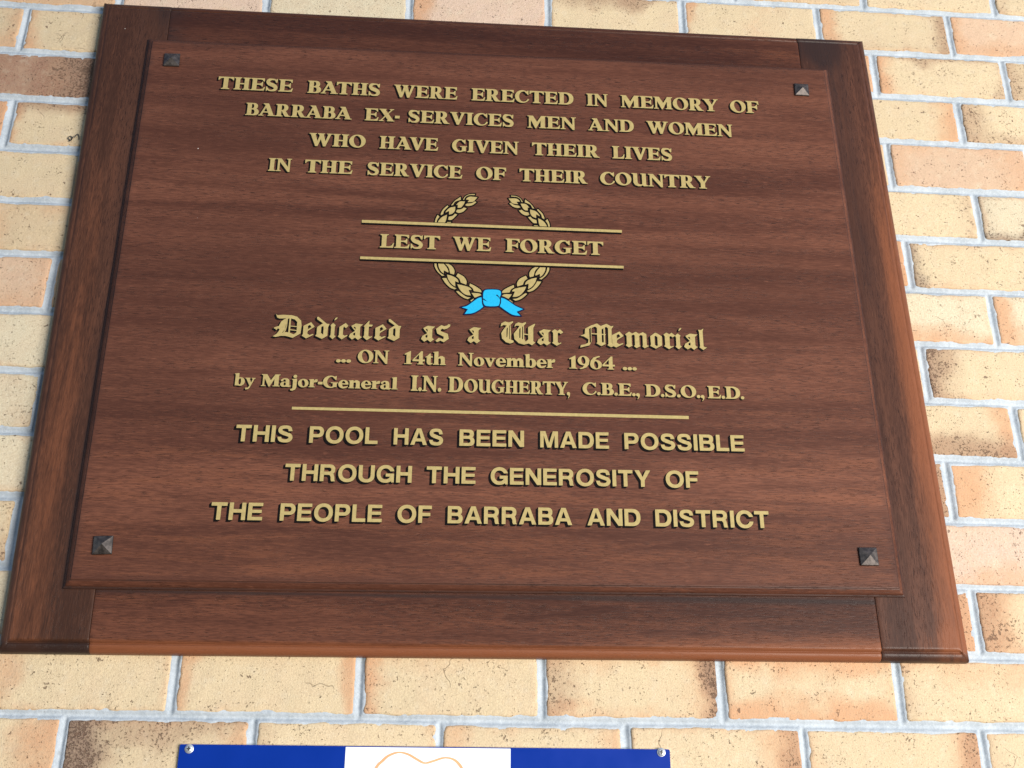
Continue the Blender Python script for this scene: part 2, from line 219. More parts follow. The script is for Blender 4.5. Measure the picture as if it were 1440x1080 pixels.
def simplify(P, tol):
    P = np.array(P); n = len(P); far = int(np.argmax(np.hypot(*(P-P[0]).T))); keep = {0, far}
    def rec(a, b):
        if b-a < 2: return
        A_, B_ = P[a], P[b % n]; e = B_-A_; L = np.hypot(*e)
        Q = P[a+1:b]-A_
        dist = np.abs(Q[:, 0]*e[1]-Q[:, 1]*e[0])/L if L > 1e-9 else np.hypot(*Q.T)
        k = int(np.argmax(dist))
        if dist[k] > tol: keep.add(a+1+k); rec(a, a+1+k); rec(a+1+k, b)
    rec(0, far); rec(far, n)
    return [tuple(P[i]) for i in sorted(keep)]
_cache = {}
def glyph(font, ch, off=(0, 0), grow=0.0):
    "contours of the face, and of its painted drop shade swept along off"
    k = (font, ch, off, grow)
    if k in _cache: return _cache[k]
    w, ops = FONTS[font][ch]
    h = 1.25; x0, y0 = -14-max(0, -off[0]), -44-max(0, -off[1])
    nx, ny = int((w+30+abs(off[0])-x0)/h), int((180-y0)/h)
    X, Y = np.meshgrid(x0+np.arange(nx)*h, y0+np.arange(ny)*h)
    face = contours(field(ops, X, Y), x0, y0, h)
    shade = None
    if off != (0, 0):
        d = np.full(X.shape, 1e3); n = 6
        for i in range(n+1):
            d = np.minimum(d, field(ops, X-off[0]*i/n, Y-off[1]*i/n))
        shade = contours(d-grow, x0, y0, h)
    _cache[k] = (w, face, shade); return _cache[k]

LEAVES = [
 [(0.37232,0.78863),(0.36983,0.78846),(0.3673,0.78834),(0.36486,0.78812),(0.36265,0.78762),(0.36067,0.78682),(0.35887,0.78579),(0.35725,0.78456),(0.35582,0.78317),(0.35465,0.78154),(0.35371,0.77969),(0.35287,0.77776),(0.35198,0.77587),(0.35528,0.77629),(0.35569,0.77761),(0.35604,0.77896),(0.3565,0.78026),(0.35724,0.78145),(0.35828,0.78255),(0.35955,0.7836),(0.36102,0.7845),(0.36269,0.78517),(0.36463,0.78551),(0.36681,0.7856),(0.3691,0.78559),(0.37133,0.78563)],
 [(0.37622,0.78287),(0.37303,0.78314),(0.36975,0.78348),(0.36667,0.78369),(0.36411,0.78361),(0.36219,0.78313),(0.36075,0.78236),(0.35961,0.78145),(0.35864,0.78054),(0.35787,0.77963),(0.35737,0.77866),(0.35696,0.77766),(0.35651,0.77668),(0.36183,0.77639),(0.35916,0.77194),(0.3616,0.77215),(0.36412,0.77231),(0.36649,0.77257),(0.36844,0.77308),(0.36983,0.7739),(0.37082,0.77495),(0.37164,0.77613),(0.37251,0.77736),(0.37346,0.77865),(0.37438,0.78004),(0.3753,0.78146)],
 [(0.37478,0.77341),(0.3715,0.77552),(0.37028,0.77452),(0.3691,0.77347),(0.36785,0.77251),(0.3664,0.77175),(0.36468,0.77127),(0.36277,0.77098),(0.36079,0.77078),(0.35884,0.77054),(0.35548,0.76671),(0.35682,0.76618),(0.35812,0.76558),(0.35949,0.76512),(0.36102,0.76497),(0.36279,0.7652),(0.36474,0.7657),(0.36671,0.76644),(0.36854,0.7674),(0.37019,0.76865),(0.37174,0.77018),(0.37325,0.77182)],
 [(0.34962,0.78284),(0.34718,0.78077),(0.34471,0.77872),(0.34233,0.77663),(0.34016,0.77443),(0.33831,0.77207),(0.33667,0.76959),(0.33512,0.76707),(0.33354,0.76458),(0.33832,0.7654),(0.33901,0.76713),(0.33961,0.7689),(0.34038,0.77059),(0.3416,0.77206),(0.34342,0.77325),(0.34568,0.77422),(0.34811,0.7751),(0.35046,0.77603)],
 [(0.35725,0.77427),(0.35482,0.77429),(0.35234,0.77442),(0.34995,0.77432),(0.34776,0.77361),(0.34584,0.77207),(0.34412,0.76992),(0.34248,0.76755),(0.3408,0.76529),(0.34475,0.76679),(0.34447,0.76087),(0.34592,0.76094),(0.34738,0.76095),(0.3488,0.76109),(0.35009,0.76157),(0.35123,0.76247),(0.35225,0.76367),(0.3532,0.76509),(0.3541,0.76664),(0.35495,0.76836),(0.35573,0.77029),(0.35648,0.7723)],
 [(0.35985,0.76127),(0.35452,0.76342),(0.35346,0.76245),(0.35243,0.76144),(0.35135,0.76051),(0.35013,0.75979),(0.34871,0.75936),(0.34716,0.75914),(0.34555,0.759),(0.34397,0.75882),(0.34203,0.75404),(0.34319,0.75334),(0.34431,0.75256),(0.34551,0.75194),(0.34688,0.75172),(0.34854,0.75196),(0.35039,0.75254),(0.35227,0.75341),(0.35402,0.75451),(0.35557,0.75592),(0.35702,0.75764),(0.35842,0.75948)],
 [(0.32938,0.76598),(0.32765,0.76414),(0.32587,0.7623),(0.32419,0.76044),(0.32273,0.75852),(0.3215,0.75643),(0.32044,0.75422),(0.31959,0.7521),(0.319,0.75027),(0.31876,0.74886),(0.31883,0.74772),(0.31901,0.7467),(0.31914,0.74562),(0.32369,0.74875),(0.32387,0.75015),(0.32396,0.75151),(0.32421,0.75295),(0.3249,0.7546),(0.32617,0.75655),(0.32786,0.75872),(0.32973,0.76097),(0.33151,0.76318)],
 [(0.34206,0.76422),(0.3397,0.76363),(0.3373,0.7631),(0.33499,0.76245),(0.33293,0.76148),(0.3311,0.76),(0.32944,0.75818),(0.32803,0.75631),(0.32695,0.75471),(0.32632,0.7535),(0.32608,0.7525),(0.32599,0.75158),(0.32583,0.75063),(0.33154,0.7543),(0.33152,0.74755),(0.33321,0.7482),(0.33494,0.74882),(0.33659,0.74952),(0.33801,0.75045),(0.33919,0.75166),(0.3402,0.75305),(0.34102,0.75461),(0.34163,0.75628),(0.34197,0.75812),(0.34205,0.76012),(0.34203,0.76218)],
 [(0.3457,0.74973),(0.34087,0.75125),(0.34006,0.75019),(0.3393,0.74909),(0.33846,0.74807),(0.33741,0.74721),(0.33607,0.74658),(0.33452,0.74612),(0.33289,0.74572),(0.33131,0.74529),(0.33039,0.73851),(0.33187,0.73845),(0.33336,0.7383),(0.33483,0.73831),(0.33626,0.73873),(0.33765,0.73973),(0.33903,0.74114),(0.34035,0.74272),(0.34158,0.74421),(0.3427,0.74559),(0.34372,0.74697),(0.3447,0.74835)],
 [(0.31448,0.74827),(0.31364,0.74624),(0.31277,0.7442),(0.31196,0.74219),(0.31132,0.74025),(0.31091,0.73842),(0.31066,0.73665),(0.31047,0.73492),(0.31025,0.73317),(0.31379,0.73303),(0.31408,0.7345),(0.31433,0.73598),(0.31465,0.73744),(0.31511,0.73885),(0.31579,0.74018),(0.31662,0.74146),(0.31751,0.74271),(0.31837,0.74398)],
 [(0.32969,0.74938),(0.32745,0.74805),(0.32516,0.74675),(0.32299,0.7454),(0.3211,0.74396),(0.31953,0.74233),(0.31818,0.74056),(0.31707,0.73883),(0.31618,0.73731),(0.3156,0.73608),(0.31531,0.73505),(0.31512,0.73409),(0.31488,0.73309),(0.32685,0.73338),(0.32738,0.73507),(0.32792,0.73674),(0.32843,0.73847),(0.32884,0.74035),(0.32914,0.74246),(0.32934,0.74474),(0.32951,0.74707)],
 [(0.32918,0.73541),(0.33688,0.73581),(0.33558,0.73335),(0.3285,0.73299)],
 [(0.31204,0.66295),(0.31204,0.66121),(0.31199,0.65949),(0.31206,0.65772),(0.31242,0.65585),(0.31312,0.65383),(0.31407,0.65169),(0.31525,0.64953),(0.31664,0.64741),(0.31833,0.64537),(0.32029,0.64336),(0.32237,0.64135),(0.32438,0.63935),(0.32963,0.64077),(0.3276,0.64209),(0.32551,0.64338),(0.32352,0.64474),(0.32181,0.64629),(0.32042,0.64809),(0.31925,0.65007),(0.31828,0.65215),(0.31746,0.65427),(0.31685,0.65642),(0.31644,0.65864),(0.31612,0.66089),(0.31576,0.66313)],
 [(0.31719,0.6632),(0.31754,0.66094),(0.31786,0.65865),(0.31825,0.65642),(0.3188,0.65433),(0.31956,0.65237),(0.32048,0.6505),(0.32149,0.64877),(0.32257,0.64724),(0.32374,0.64596),(0.32501,0.64491),(0.32631,0.64395),(0.3276,0.64294),(0.32743,0.64882),(0.33385,0.64549),(0.33408,0.64633),(0.33436,0.6471),(0.33453,0.64799),(0.33439,0.64915),(0.33388,0.65069),(0.33311,0.65249),(0.33214,0.65441),(0.33103,0.65627),(0.32973,0.65805),(0.32823,0.65983),(0.32666,0.66161),(0.32512,0.66339)],
 [(0.32648,0.66272),(0.32833,0.66081),(0.33024,0.65894),(0.33201,0.65699),(0.33345,0.65484),(0.33441,0.65241),(0.33504,0.64978),(0.33554,0.64708),(0.3361,0.64442),(0.34287,0.64256),(0.34314,0.64454),(0.34349,0.64651),(0.34368,0.6485),(0.34346,0.65048),(0.34276,0.65256),(0.3417,0.65469),(0.34038,0.65672),(0.3389,0.65847),(0.33721,0.65984),(0.33527,0.66093),(0.33323,0.66191),(0.33124,0.66295)],
 [(0.32382,0.63688),(0.32519,0.63453),(0.32653,0.63216),(0.32792,0.62984),(0.32945,0.62768),(0.33115,0.62562),(0.33299,0.62364),(0.33488,0.62185),(0.33673,0.62038),(0.33852,0.61933),(0.34031,0.61861),(0.34209,0.61803),(0.34388,0.61739),(0.34792,0.61954),(0.3458,0.62077),(0.34364,0.62198),(0.34157,0.62323),(0.33977,0.62455),(0.33828,0.62598),(0.33703,0.62748),(0.33593,0.62904),(0.33488,0.63063),(0.33391,0.63226),(0.33305,0.63393),(0.33223,0.63563),(0.33139,0.63732)],
 [(0.33081,0.64381),(0.33145,0.64136),(0.33205,0.63888),(0.33273,0.63646),(0.3336,0.63417),(0.33473,0.63201),(0.33603,0.62993),(0.33745,0.62801),(0.33893,0.62631),(0.34049,0.62493),(0.34214,0.62379),(0.34383,0.62276),(0.34551,0.62167),(0.34472,0.63126),(0.35054,0.629),(0.35006,0.63072),(0.34966,0.63248),(0.3491,0.63418),(0.34817,0.63575),(0.34677,0.63719),(0.34504,0.63853),(0.34306,0.63975),(0.34093,0.64084),(0.33861,0.64173),(0.33605,0.64246),(0.33341,0.64312)],
 [(0.34792,0.6466),(0.34513,0.64058),(0.34645,0.63943),(0.34782,0.6383),(0.34909,0.63713),(0.35014,0.63584),(0.35087,0.63439),(0.35138,0.63282),(0.3518,0.63121),(0.35226,0.62962),(0.36157,0.6259),(0.36181,0.6276),(0.36213,0.62927),(0.36229,0.63098),(0.36206,0.63277),(0.36141,0.63473),(0.36044,0.6368),(0.35915,0.63884),(0.35755,0.6407),(0.3555,0.64232),(0.35305,0.64378),(0.35045,0.64517)],
 [(0.34511,0.61512),(0.34662,0.61342),(0.34812,0.61169),(0.34963,0.61002),(0.35116,0.60851),(0.35273,0.60716),(0.35433,0.60593),(0.35594,0.60484),(0.35754,0.6039),(0.35912,0.60318),(0.3607,0.60264),(0.36228,0.60218),(0.36386,0.60169),(0.36983,0.60578),(0.3679,0.60594),(0.36596,0.60605),(0.36404,0.60627),(0.36219,0.60678),(0.36042,0.60767),(0.3587,0.60884),(0.35704,0.61013),(0.35542,0.61138),(0.35386,0.61257),(0.35237,0.61378),(0.3509,0.61499),(0.34941,0.6162)],
 [(0.34678,0.62775),(0.34756,0.6257),(0.3483,0.62364),(0.34912,0.62161),(0.35012,0.61964),(0.35136,0.61766),(0.35277,0.61568),(0.35427,0.61384),(0.35579,0.61229),(0.35732,0.61106),(0.35889,0.61008),(0.3605,0.60932),(0.36215,0.60874),(0.36384,0.6084),(0.36558,0.6083),(0.36733,0.60829),(0.36908,0.60824),(0.36552,0.61747),(0.37048,0.61769),(0.36964,0.61897),(0.36889,0.62027),(0.36797,0.62152),(0.3666,0.62263),(0.36464,0.62357),(0.36224,0.6244),(0.35964,0.62513),(0.35707,0.62579),(0.35455,0.62636),(0.35197,0.62685),(0.34937,0.62729)],
 [(0.36607,0.63007),(0.36522,0.62481),(0.36653,0.62389),(0.36788,0.623),(0.36915,0.62206),(0.37018,0.621),(0.3709,0.61976),(0.3714,0.6184),(0.3718,0.617),(0.37225,0.61562),(0.38504,0.61405),(0.38473,0.61536),(0.38452,0.61665),(0.38411,0.61797),(0.38323,0.61934),(0.38169,0.6208),(0.37969,0.62233),(0.37746,0.62385),(0.37524,0.62527),(0.37303,0.62655),(0.37073,0.62774),(0.36839,0.6289)],
 [(0.36819,0.61383),(0.37402,0.60445),(0.37561,0.60531),(0.37722,0.60619),(0.37879,0.60702),(0.38025,0.60776),(0.38156,0.60835),(0.38276,0.60884),(0.38392,0.60929),(0.3851,0.60976),(0.38427,0.61072),(0.38357,0.61173),(0.3826,0.61265),(0.38095,0.61333),(0.37837,0.61367),(0.37511,0.61377),(0.37158,0.61378)],
 [(0.36664,0.59986),(0.37244,0.60456),(0.37388,0.60329),(0.36942,0.59803)]]
RIBBON = [
 [(0.38808,0.61793),(0.38877,0.61839),(0.38939,0.61885),(0.39016,0.61929),(0.39131,0.61965),(0.39298,0.61995),(0.39502,0.62018),(0.39724,0.62037),(0.39945,0.62048),(0.40175,0.62055),(0.40419,0.62057),(0.4065,0.62051),(0.40842,0.62033),(0.40985,0.62005),(0.41095,0.61967),(0.4118,0.61918),(0.41251,0.61857),(0.41306,0.61781),(0.41342,0.6169),(0.41363,0.61592),(0.41376,0.61493),(0.41381,0.61391),(0.41374,0.61285),(0.41359,0.61178),(0.41339,0.61076),(0.41308,0.60983),(0.41267,0.60897),(0.41228,0.60806),(0.41204,0.60701),(0.41204,0.60576),(0.41219,0.60438),(0.41236,0.60293),(0.41241,0.60152),(0.41229,0.60009),(0.4121,0.59862),(0.41183,0.59722),(0.41148,0.59598),(0.4112,0.59489),(0.41094,0.59393),(0.41041,0.59309),(0.40932,0.5924),(0.40744,0.59187),(0.40497,0.59148),(0.40229,0.59122),(0.39978,0.59107),(0.39737,0.59101),(0.39493,0.59106),(0.39269,0.59124),(0.39087,0.5916),(0.38961,0.59213),(0.38877,0.59282),(0.38815,0.59369),(0.38759,0.59474),(0.38706,0.59604),(0.38665,0.59754),(0.38634,0.59917),(0.38613,0.60081),(0.38605,0.60249),(0.3861,0.60424),(0.38619,0.606),(0.38627,0.60771),(0.38629,0.60942),(0.3863,0.61113),(0.38635,0.61275),(0.38651,0.61417),(0.3868,0.6153),(0.38721,0.61622),(0.38765,0.61706)],
 [(0.38466,0.6069),(0.38317,0.60643),(0.38171,0.60603),(0.3802,0.6055),(0.37853,0.60461),(0.37667,0.60323),(0.37466,0.6015),(0.37259,0.59963),(0.37055,0.59784),(0.36859,0.59606),(0.36666,0.59424),(0.36468,0.59252),(0.3626,0.59109),(0.36039,0.59006),(0.35808,0.5893),(0.35573,0.58866),(0.3534,0.58796),(0.36369,0.58495),(0.35888,0.57657),(0.36194,0.57691),(0.36505,0.57719),(0.36807,0.57758),(0.37091,0.57827),(0.37353,0.57932),(0.37599,0.58065),(0.37831,0.58213),(0.38049,0.58368),(0.38248,0.58529),(0.38429,0.58702),(0.38603,0.5888),(0.38781,0.59055),(0.38729,0.59144),(0.38676,0.59222),(0.38625,0.59323),(0.38581,0.59485),(0.38546,0.59731),(0.38518,0.60038),(0.38493,0.6037)],
 [(0.41301,0.60724),(0.41449,0.60688),(0.41594,0.60658),(0.41745,0.60617),(0.41912,0.60549),(0.42102,0.60446),(0.42308,0.60318),(0.4252,0.60177),(0.42728,0.60034),(0.42923,0.59887),(0.43111,0.59732),(0.43312,0.59577),(0.43543,0.59428),(0.43816,0.59288),(0.4412,0.59153),(0.44436,0.5902),(0.44745,0.58886),(0.43748,0.58387),(0.44356,0.57713),(0.44049,0.57726),(0.43739,0.5773),(0.43435,0.57752),(0.43143,0.57815),(0.42866,0.57934),(0.426,0.58092),(0.42342,0.58271),(0.42088,0.58452),(0.41838,0.58633),(0.41594,0.58824),(0.41353,0.59019),(0.4111,0.59212),(0.41164,0.59374),(0.41222,0.59534),(0.41273,0.597),(0.41308,0.59879),(0.4132,0.60078),(0.41317,0.6029),(0.41307,0.60509)]]
CREASES = [[(0.38666, 0.60359), (0.38993, 0.60126), (0.39336, 0.59921)], [(0.40671, 0.6112), (0.41016, 0.60785), (0.41206, 0.6038)]]
# ---------------------------------------------------------------- helpers
def vnoise(x, y, seed=0):
    "smooth value noise, about -1..1"
    xi, yi = np.floor(x).astype(np.int64), np.floor(y).astype(np.int64); fx, fy = x-xi, y-yi
    fx = fx*fx*(3-2*fx); fy = fy*fy*(3-2*fy)
    def hsh(a, b):
        n = (a*374761393+b*668265263+seed*974711) & 0x7fffffff
        n = ((n ^ (n >> 13))*1274126177) & 0x7fffffff
        return ((n ^ (n >> 16)) & 0xffff)/32767.5-1
    a, b, c, d = hsh(xi, yi), hsh(xi+1, yi), hsh(xi, yi+1), hsh(xi+1, yi+1)
    return (a*(1-fx)+b*fx)*(1-fy)+(c*(1-fx)+d*fx)*fy
def fbm(x, y, seed=0, o=3):
    return sum(vnoise(x*2**k, y*2**k, seed+k)*.5**k for k in range(o))
def sst(a, b, x):
    t = np.clip((x-a)/(b-a), 0, 1); return t*t*(3-2*t)
def mesh_np(name, V, quads, mat, parent=None, attrs=None, smooth=True):
    me = bpy.data.meshes.new(name); V = np.asarray(V, np.float32); Q = np.asarray(quads, np.int32)
    me.vertices.add(len(V)); me.vertices.foreach_set('co', V.ravel())
    me.loops.add(Q.size); me.loops.foreach_set('vertex_index', Q.ravel())
    me.polygons.add(len(Q)); me.polygons.foreach_set('loop_start', np.arange(len(Q), dtype=np.int32)*4)
    me.update(calc_edges=True)
    me.polygons.foreach_set('use_smooth', np.full(len(Q), smooth))
    for k, a in (attrs or {}).items():
        at = me.attributes.new(k, 'FLOAT_COLOR', 'POINT'); at.data.foreach_set('color', np.asarray(a, np.float32).ravel())
    me.validate(); return link(name, me, mat, parent)
def link(name, me, mat, parent=None):
    o = bpy.data.objects.new(name, me); COL.objects.link(o)
    for mm in (mat if isinstance(mat, (list, tuple)) else [mat]): me.materials.append(mm)
    if parent:
        o.parent = parent; o.matrix_parent_inverse = Matrix.Translation(parent.location).inverted() if parent.parent is None else Matrix.Identity(4)
    return o
def mesh_py(name, V, F, mat, parent=None, mi=None, smooth=False):
    me = bpy.data.meshes.new(name); me.from_pydata(V, [], F); me.update()
    o = link(name, me, mat, parent)
    if mi: me.polygons.foreach_set('material_index', mi)
    if smooth: me.polygons.foreach_set('use_smooth', [True]*len(F))
    return o
def thing(name, label, cat, loc):
    o = bpy.data.objects.new(name, None); COL.objects.link(o); o.location = loc; o.empty_display_size = .05
    o['label'] = label; o['category'] = cat; return o
class N:
    "tiny node-graph writer"
    def __init__(s, name):
        s.m = bpy.data.materials.new(name); s.m.use_nodes = True; s.t = s.m.node_tree; s.b = s.t.nodes['Principled BSDF']
    def n(s, typ, **k):
        x = s.t.nodes.new(typ)
        for a, v in k.items():
            if a == 'ins':
                for i, w in v.items():
                    if hasattr(w, 'is_output'): s.t.links.new(w, x.inputs[i])
                    else: x.inputs[i].default_value = w
            else: setattr(x, a, v)
        return x
    def noise(s, vec, scale, detail=3, rough=.55, dist=0):
        return s.n('ShaderNodeTexNoise', ins={'Vector': vec, 'Scale': scale, 'Detail': detail, 'Roughness': rough, 'Distortion': dist}).outputs[0]
    def coord(s, scale=(1, 1, 1), loc=(0, 0, 0)):
        c = s.n('ShaderNodeTexCoord').outputs['Object']
        return s.n('ShaderNodeMapping', ins={'Vector': c, 'Scale': scale, 'Location': loc}).outputs[0]
    def math(s, op, a, b=0.0, c=0.0, clamp=False):
        x = s.n('ShaderNodeMath', operation=op, use_clamp=clamp, ins={0: a, 1: b, 2: c}); return x.outputs[0]
    def ramp(s, v, lo, hi, a=0.0, b=1.0):
        x = s.n('ShaderNodeMapRange', interpolation_type='SMOOTHSTEP', ins={'Value': v, 'From Min': lo, 'From Max': hi, 'To Min': a, 'To Max': b}); return x.outputs[0]
    def mix(s, f, a, b, mode='MIX'):
        x = s.n('ShaderNodeMix', data_type='RGBA', blend_type=mode)
        for i, w in ((0, f), (6, a), (7, b)):
            if hasattr(w, 'is_output'): s.t.links.new(w, x.inputs[i])
            else: x.inputs[i].default_value = w if i == 0 else (*w, 1)
        return x.outputs[2]
    def out(s, col=None, rough=.5, bump=None, bd=.001, bs=1.0, **k):
        for nm, w in (('Base Color', col), ('Roughness', rough)):
            if hasattr(w, 'is_output'): s.t.links.new(w, s.b.inputs[nm])
            elif w is not None: s.b.inputs[nm].default_value = (*w, 1) if nm == 'Base Color' else w
        for nm, w in k.items(): s.b.inputs[nm.replace('_', ' ')].default_value = w
        if bump is not None:
            x = s.n('ShaderNodeBump', ins={'Height': bump, 'Distance': bd, 'Strength': bs}); s.t.links.new(x.outputs[0], s.b.inputs['Normal'])
        return s.m
# ---------------------------------------------------------------- materials
def brick_mat():
    g = N('fired_clay'); c = g.coord()
    base = g.n('ShaderNodeAttribute', attribute_name='tone').outputs['Color']
    st = g.n('ShaderNodeSeparateColor', ins={0: g.n('ShaderNodeAttribute', attribute_name='stain').outputs['Color']})
    big, fine = g.noise(c, 26, 4), g.noise(c, 150, 4, .65)
    gr = g.noise(c, 520, 3, .7)
    def mask(chan, lo=.13, hi=.82, amt=.50):
        v = g.math('ADD', st.outputs[chan], g.math('MULTIPLY', g.math('SUBTRACT', big, .5), amt))
        v = g.math('ADD', v, g.math('MULTIPLY', g.math('SUBTRACT', fine, .5), amt*.7)); return g.ramp(v, lo, hi)
    col = g.mix(g.ramp(big, .35, .7, 0, .30), base, (.57, .42, .28))
    col = g.mix(g.ramp(g.noise(c, 60, 3), .5, .75, 0, .35), col, (.60, .52, .385))
    col = g.mix(g.math('MULTIPLY', mask(0, .08, .90), .90), col, (.51, .265, .140))
    col = g.mix(g.math('MULTIPLY', mask(1, .10, 1.05), .80), col, (.27, .145, .088))
    col = g.mix(g.math('MULTIPLY', mask(2, .10, 1.10), .80), col, (.125, .078, .066))
    col = g.mix(g.ramp(gr, .35, .65, .0, .42), col, (.36, .26, .165))
    # pits and iron specks, more of them in the burnt parts
    burnt = g.math('ADD', g.math('MULTIPLY', mask(1), .050), g.math('MULTIPLY', mask(2), .060))
    clump = g.math('ADD', burnt, g.ramp(g.noise(c, 34, 3), .45, .75, 0, .075))
    spot = g.ramp(g.math('ADD', g.noise(c, 300, 4, .72, .4), clump), .640, .690)
    hole = g.ramp(g.math('ADD', g.noise(c, 105, 3, .6, .5), g.math('MULTIPLY', clump, .8)), .690, .720)
    spot = g.math('MAXIMUM', spot, hole)
    col = g.mix(g.math('MULTIPLY', spot, .72), col, (.115, .065, .042))
    pale = g.ramp(g.noise(c, 430, 3, .7), .66, .74, 0, .55)
    col = g.mix(pale, col, (.68, .60, .47))
    # hairline cracks
    wv = g.n('ShaderNodeTexVoronoi', feature='DISTANCE_TO_EDGE', ins={'Vector': g.n('ShaderNodeVectorMath', operation='ADD', ins={0: c, 1: g.n('ShaderNodeVectorMath', operation='SCALE', ins={0: g.n('ShaderNodeTexNoise', ins={'Vector': c, 'Scale': 40.0}).outputs['Color'], 'Scale': .03}).outputs[0]}).outputs[0], 'Scale': 13.0}).outputs['Distance']
    crack = g.math('MULTIPLY', g.ramp(wv, .012, .003), g.ramp(g.noise(c, 9, 2), .62, .68))
    col = g.mix(g.math('MULTIPLY', crack, .35), col, (.16, .10, .06))
    h = g.math('SUBTRACT', g.math('ADD', g.math('MULTIPLY', fine, .5), g.math('MULTIPLY', gr, .55)), g.math('ADD', g.math('MULTIPLY', spot, .9), g.math('MULTIPLY', crack, .5)))
    return g.out(col, .85, h, .0016, .9, Specular_IOR_Level=.25)
def mortar_mat():
    g = N('cement_mortar'); c = g.coord()
    a, b = g.noise(c, 22, 4), g.noise(c, 320, 4, .7)
    col = g.mix(g.ramp(a, .35, .68), (.325, .360, .395), (.410, .445, .480))
    col = g.mix(g.ramp(b, .45, .68, 0, .38), col, (.54, .57, .59))
    col = g.mix(g.ramp(g.noise(c, 480, 2), .62, .70, 0, .25), col, (.16, .16, .155))
    col = g.mix(g.ramp(g.noise(c, 70, 5, .7), .62, .74, 0, .5), col, (.24, .25, .25))
    return g.out(col, .9, b, .0010, .55, Specular_IOR_Level=.2)
def wood(name, along, dark, mid, light, seed=0., rough=.34):
    "varnished timber, grain along x or z"
    dark, mid, light = [(c[0]*.93, c[1]*.875, c[2]*.86) for c in (dark, mid, light)]
    g = N(name)
    sc = (lambda l, a: (l, a, a)) if along == 'x' else (lambda l, a: (a, a, l))
    off = (seed, seed*.7, seed*1.3)
    band = g.noise(g.coord(sc(.8, 17), off), 1, 5, .6, .8)
    zone = g.noise(g.coord(sc(.5, 5.5), (seed+2, seed, 1)), 1, 3)
    patch = g.noise(g.coord(sc(2.6, 7), off), 1, 4, .6)
    streak = g.noise(g.coord(sc(5, 62), off), 1, 6, .68, .5)
    fine = g.noise(g.coord(sc(62, 640), off), 1, 3, .65)
    pore = g.noise(g.coord(sc(70, 760), off), 1, 3, .6)
    v = g.math('ADD', g.math('ADD', g.math('MULTIPLY', band, .85), g.math('MULTIPLY', streak, .38)), g.math('ADD', g.math('MULTIPLY', fine, .10), g.math('MULTIPLY', patch, .34)))
    col = g.mix(g.ramp(v, .66, 1.04), dark, light)
    col = g.mix(g.ramp(patch, .38, .64, .45, .0), col, mid)
    col = g.mix(g.ramp(fine, .36, .58, .34, 0), col, tuple(x*.52 for x in dark))
    col = g.mix(g.ramp(fine, .56, .72, 0, .22), col, tuple(x*1.35 for x in light))
    pm = g.math('MULTIPLY', g.ramp(pore, .55, .63), g.ramp(streak, .38, .58))
    col = g.mix(g.math('MULTIPLY', pm, .72), col, tuple(x*.25 for x in dark))
    col = g.mix(g.ramp(zone, .36, .64, .42, 0), col, tuple(x*.72 for x in dark))
    pale = g.math('MULTIPLY', g.ramp(g.noise(g.coord(sc(60, 900), (seed+3, 1, 2)), 1, 2), .66, .74), .28)
    col = g.mix(pale, col, tuple(min(1, x*2.0) for x in light))
    # a few chips of white paint and dust
    wv = g.n('ShaderNodeTexVoronoi', ins={'Vector': g.coord((1, 1, 1), off), 'Scale': 75.0})
    wp = g.n('ShaderNodeSeparateColor', ins={0: wv.outputs['Color']})
    ws = g.math('MULTIPLY', g.math('LESS_THAN', wp.outputs[0],   .004), g.ramp(wv.outputs['Distance'], .09, .05))
    tint = g.n('ShaderNodeAttribute', attribute_name='wear_shade').outputs['Color']
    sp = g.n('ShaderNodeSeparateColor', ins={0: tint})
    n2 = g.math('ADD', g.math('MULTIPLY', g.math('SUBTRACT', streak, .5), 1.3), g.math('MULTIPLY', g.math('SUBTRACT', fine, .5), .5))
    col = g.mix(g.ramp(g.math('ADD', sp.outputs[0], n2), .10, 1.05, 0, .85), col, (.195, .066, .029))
    col = g.mix(g.ramp(g.math('ADD', sp.outputs[1], n2), .10, 1.05, 0, .85), col, (.024, .014, .012))  # dark channel: stains, plus shade painted in along the panel edges
    col = g.mix(g.math('MULTIPLY', ws, .7), col, (.6, .55, .5))
    r = g.math('ADD', rough-.06, g.math('MULTIPLY', g.math('ADD', streak, fine), .10))
    h = g.math('SUBTRACT', g.math('MULTIPLY', fine, .5), pm)
    return g.out(col, r, h, .0004, .5, Specular_IOR_Level=.15)
def flat(name, col, rough=.5, var=.12, scale=90, metallic=0., **k):
    g = N(name); a = g.noise(g.coord(), scale, 4, .6)
    c = g.mix(g.ramp(a, .3, .7), tuple(x*(1-var) for x in col), tuple(min(1, x*(1+var)) for x in col))
    g.b.inputs['Metallic'].default_value = metallic
    return g.out(c, g.ramp(a, .3, .7, rough-.06, rough+.06), a, .0003, .3, **k)
M_brick, M_mortar = brick_mat(), mortar_mat()
M_panel = wood('veneered_panel', 'x', (.070, .0265, .0165), (.116, .0450, .0270), (.180, .0725, .0425), 0.3, .40)
M_stile = wood('upright_timber', 'z', (.043, .0190, .0115), (.062, .0275, .0165), (.104, .046, .027), 4.1)
M_stile2 = wood('upright_timber_dark', 'z', (.048, .0215, .0145), (.076, .034, .0215), (.130, .056, .033), 9.4)
M_rail = wood('cross_timber', 'x', (.044, .0165, .0105), (.070, .0265, .0160), (.116, .044, .0250), 6.2)
M_gold = flat('gold_paint', (.350, .268, .108), .5, .09, 260, Specular_IOR_Level=.2)
M_black = flat('black_paint', (.005, .004, .004), .6, .3, 300, Specular_IOR_Level=.05)
M_blue = flat('sky_blue_paint', (.012, .335, .57), .5, .05, 300, Specular_IOR_Level=.2)
M_navy = flat('navy_paint', (.006, .006, .035), .5, .2, 300, Specular_IOR_Level=.12)
M_stud = flat('blackened_metal', (.075, .062, .056), .45, .4, 160, .7)
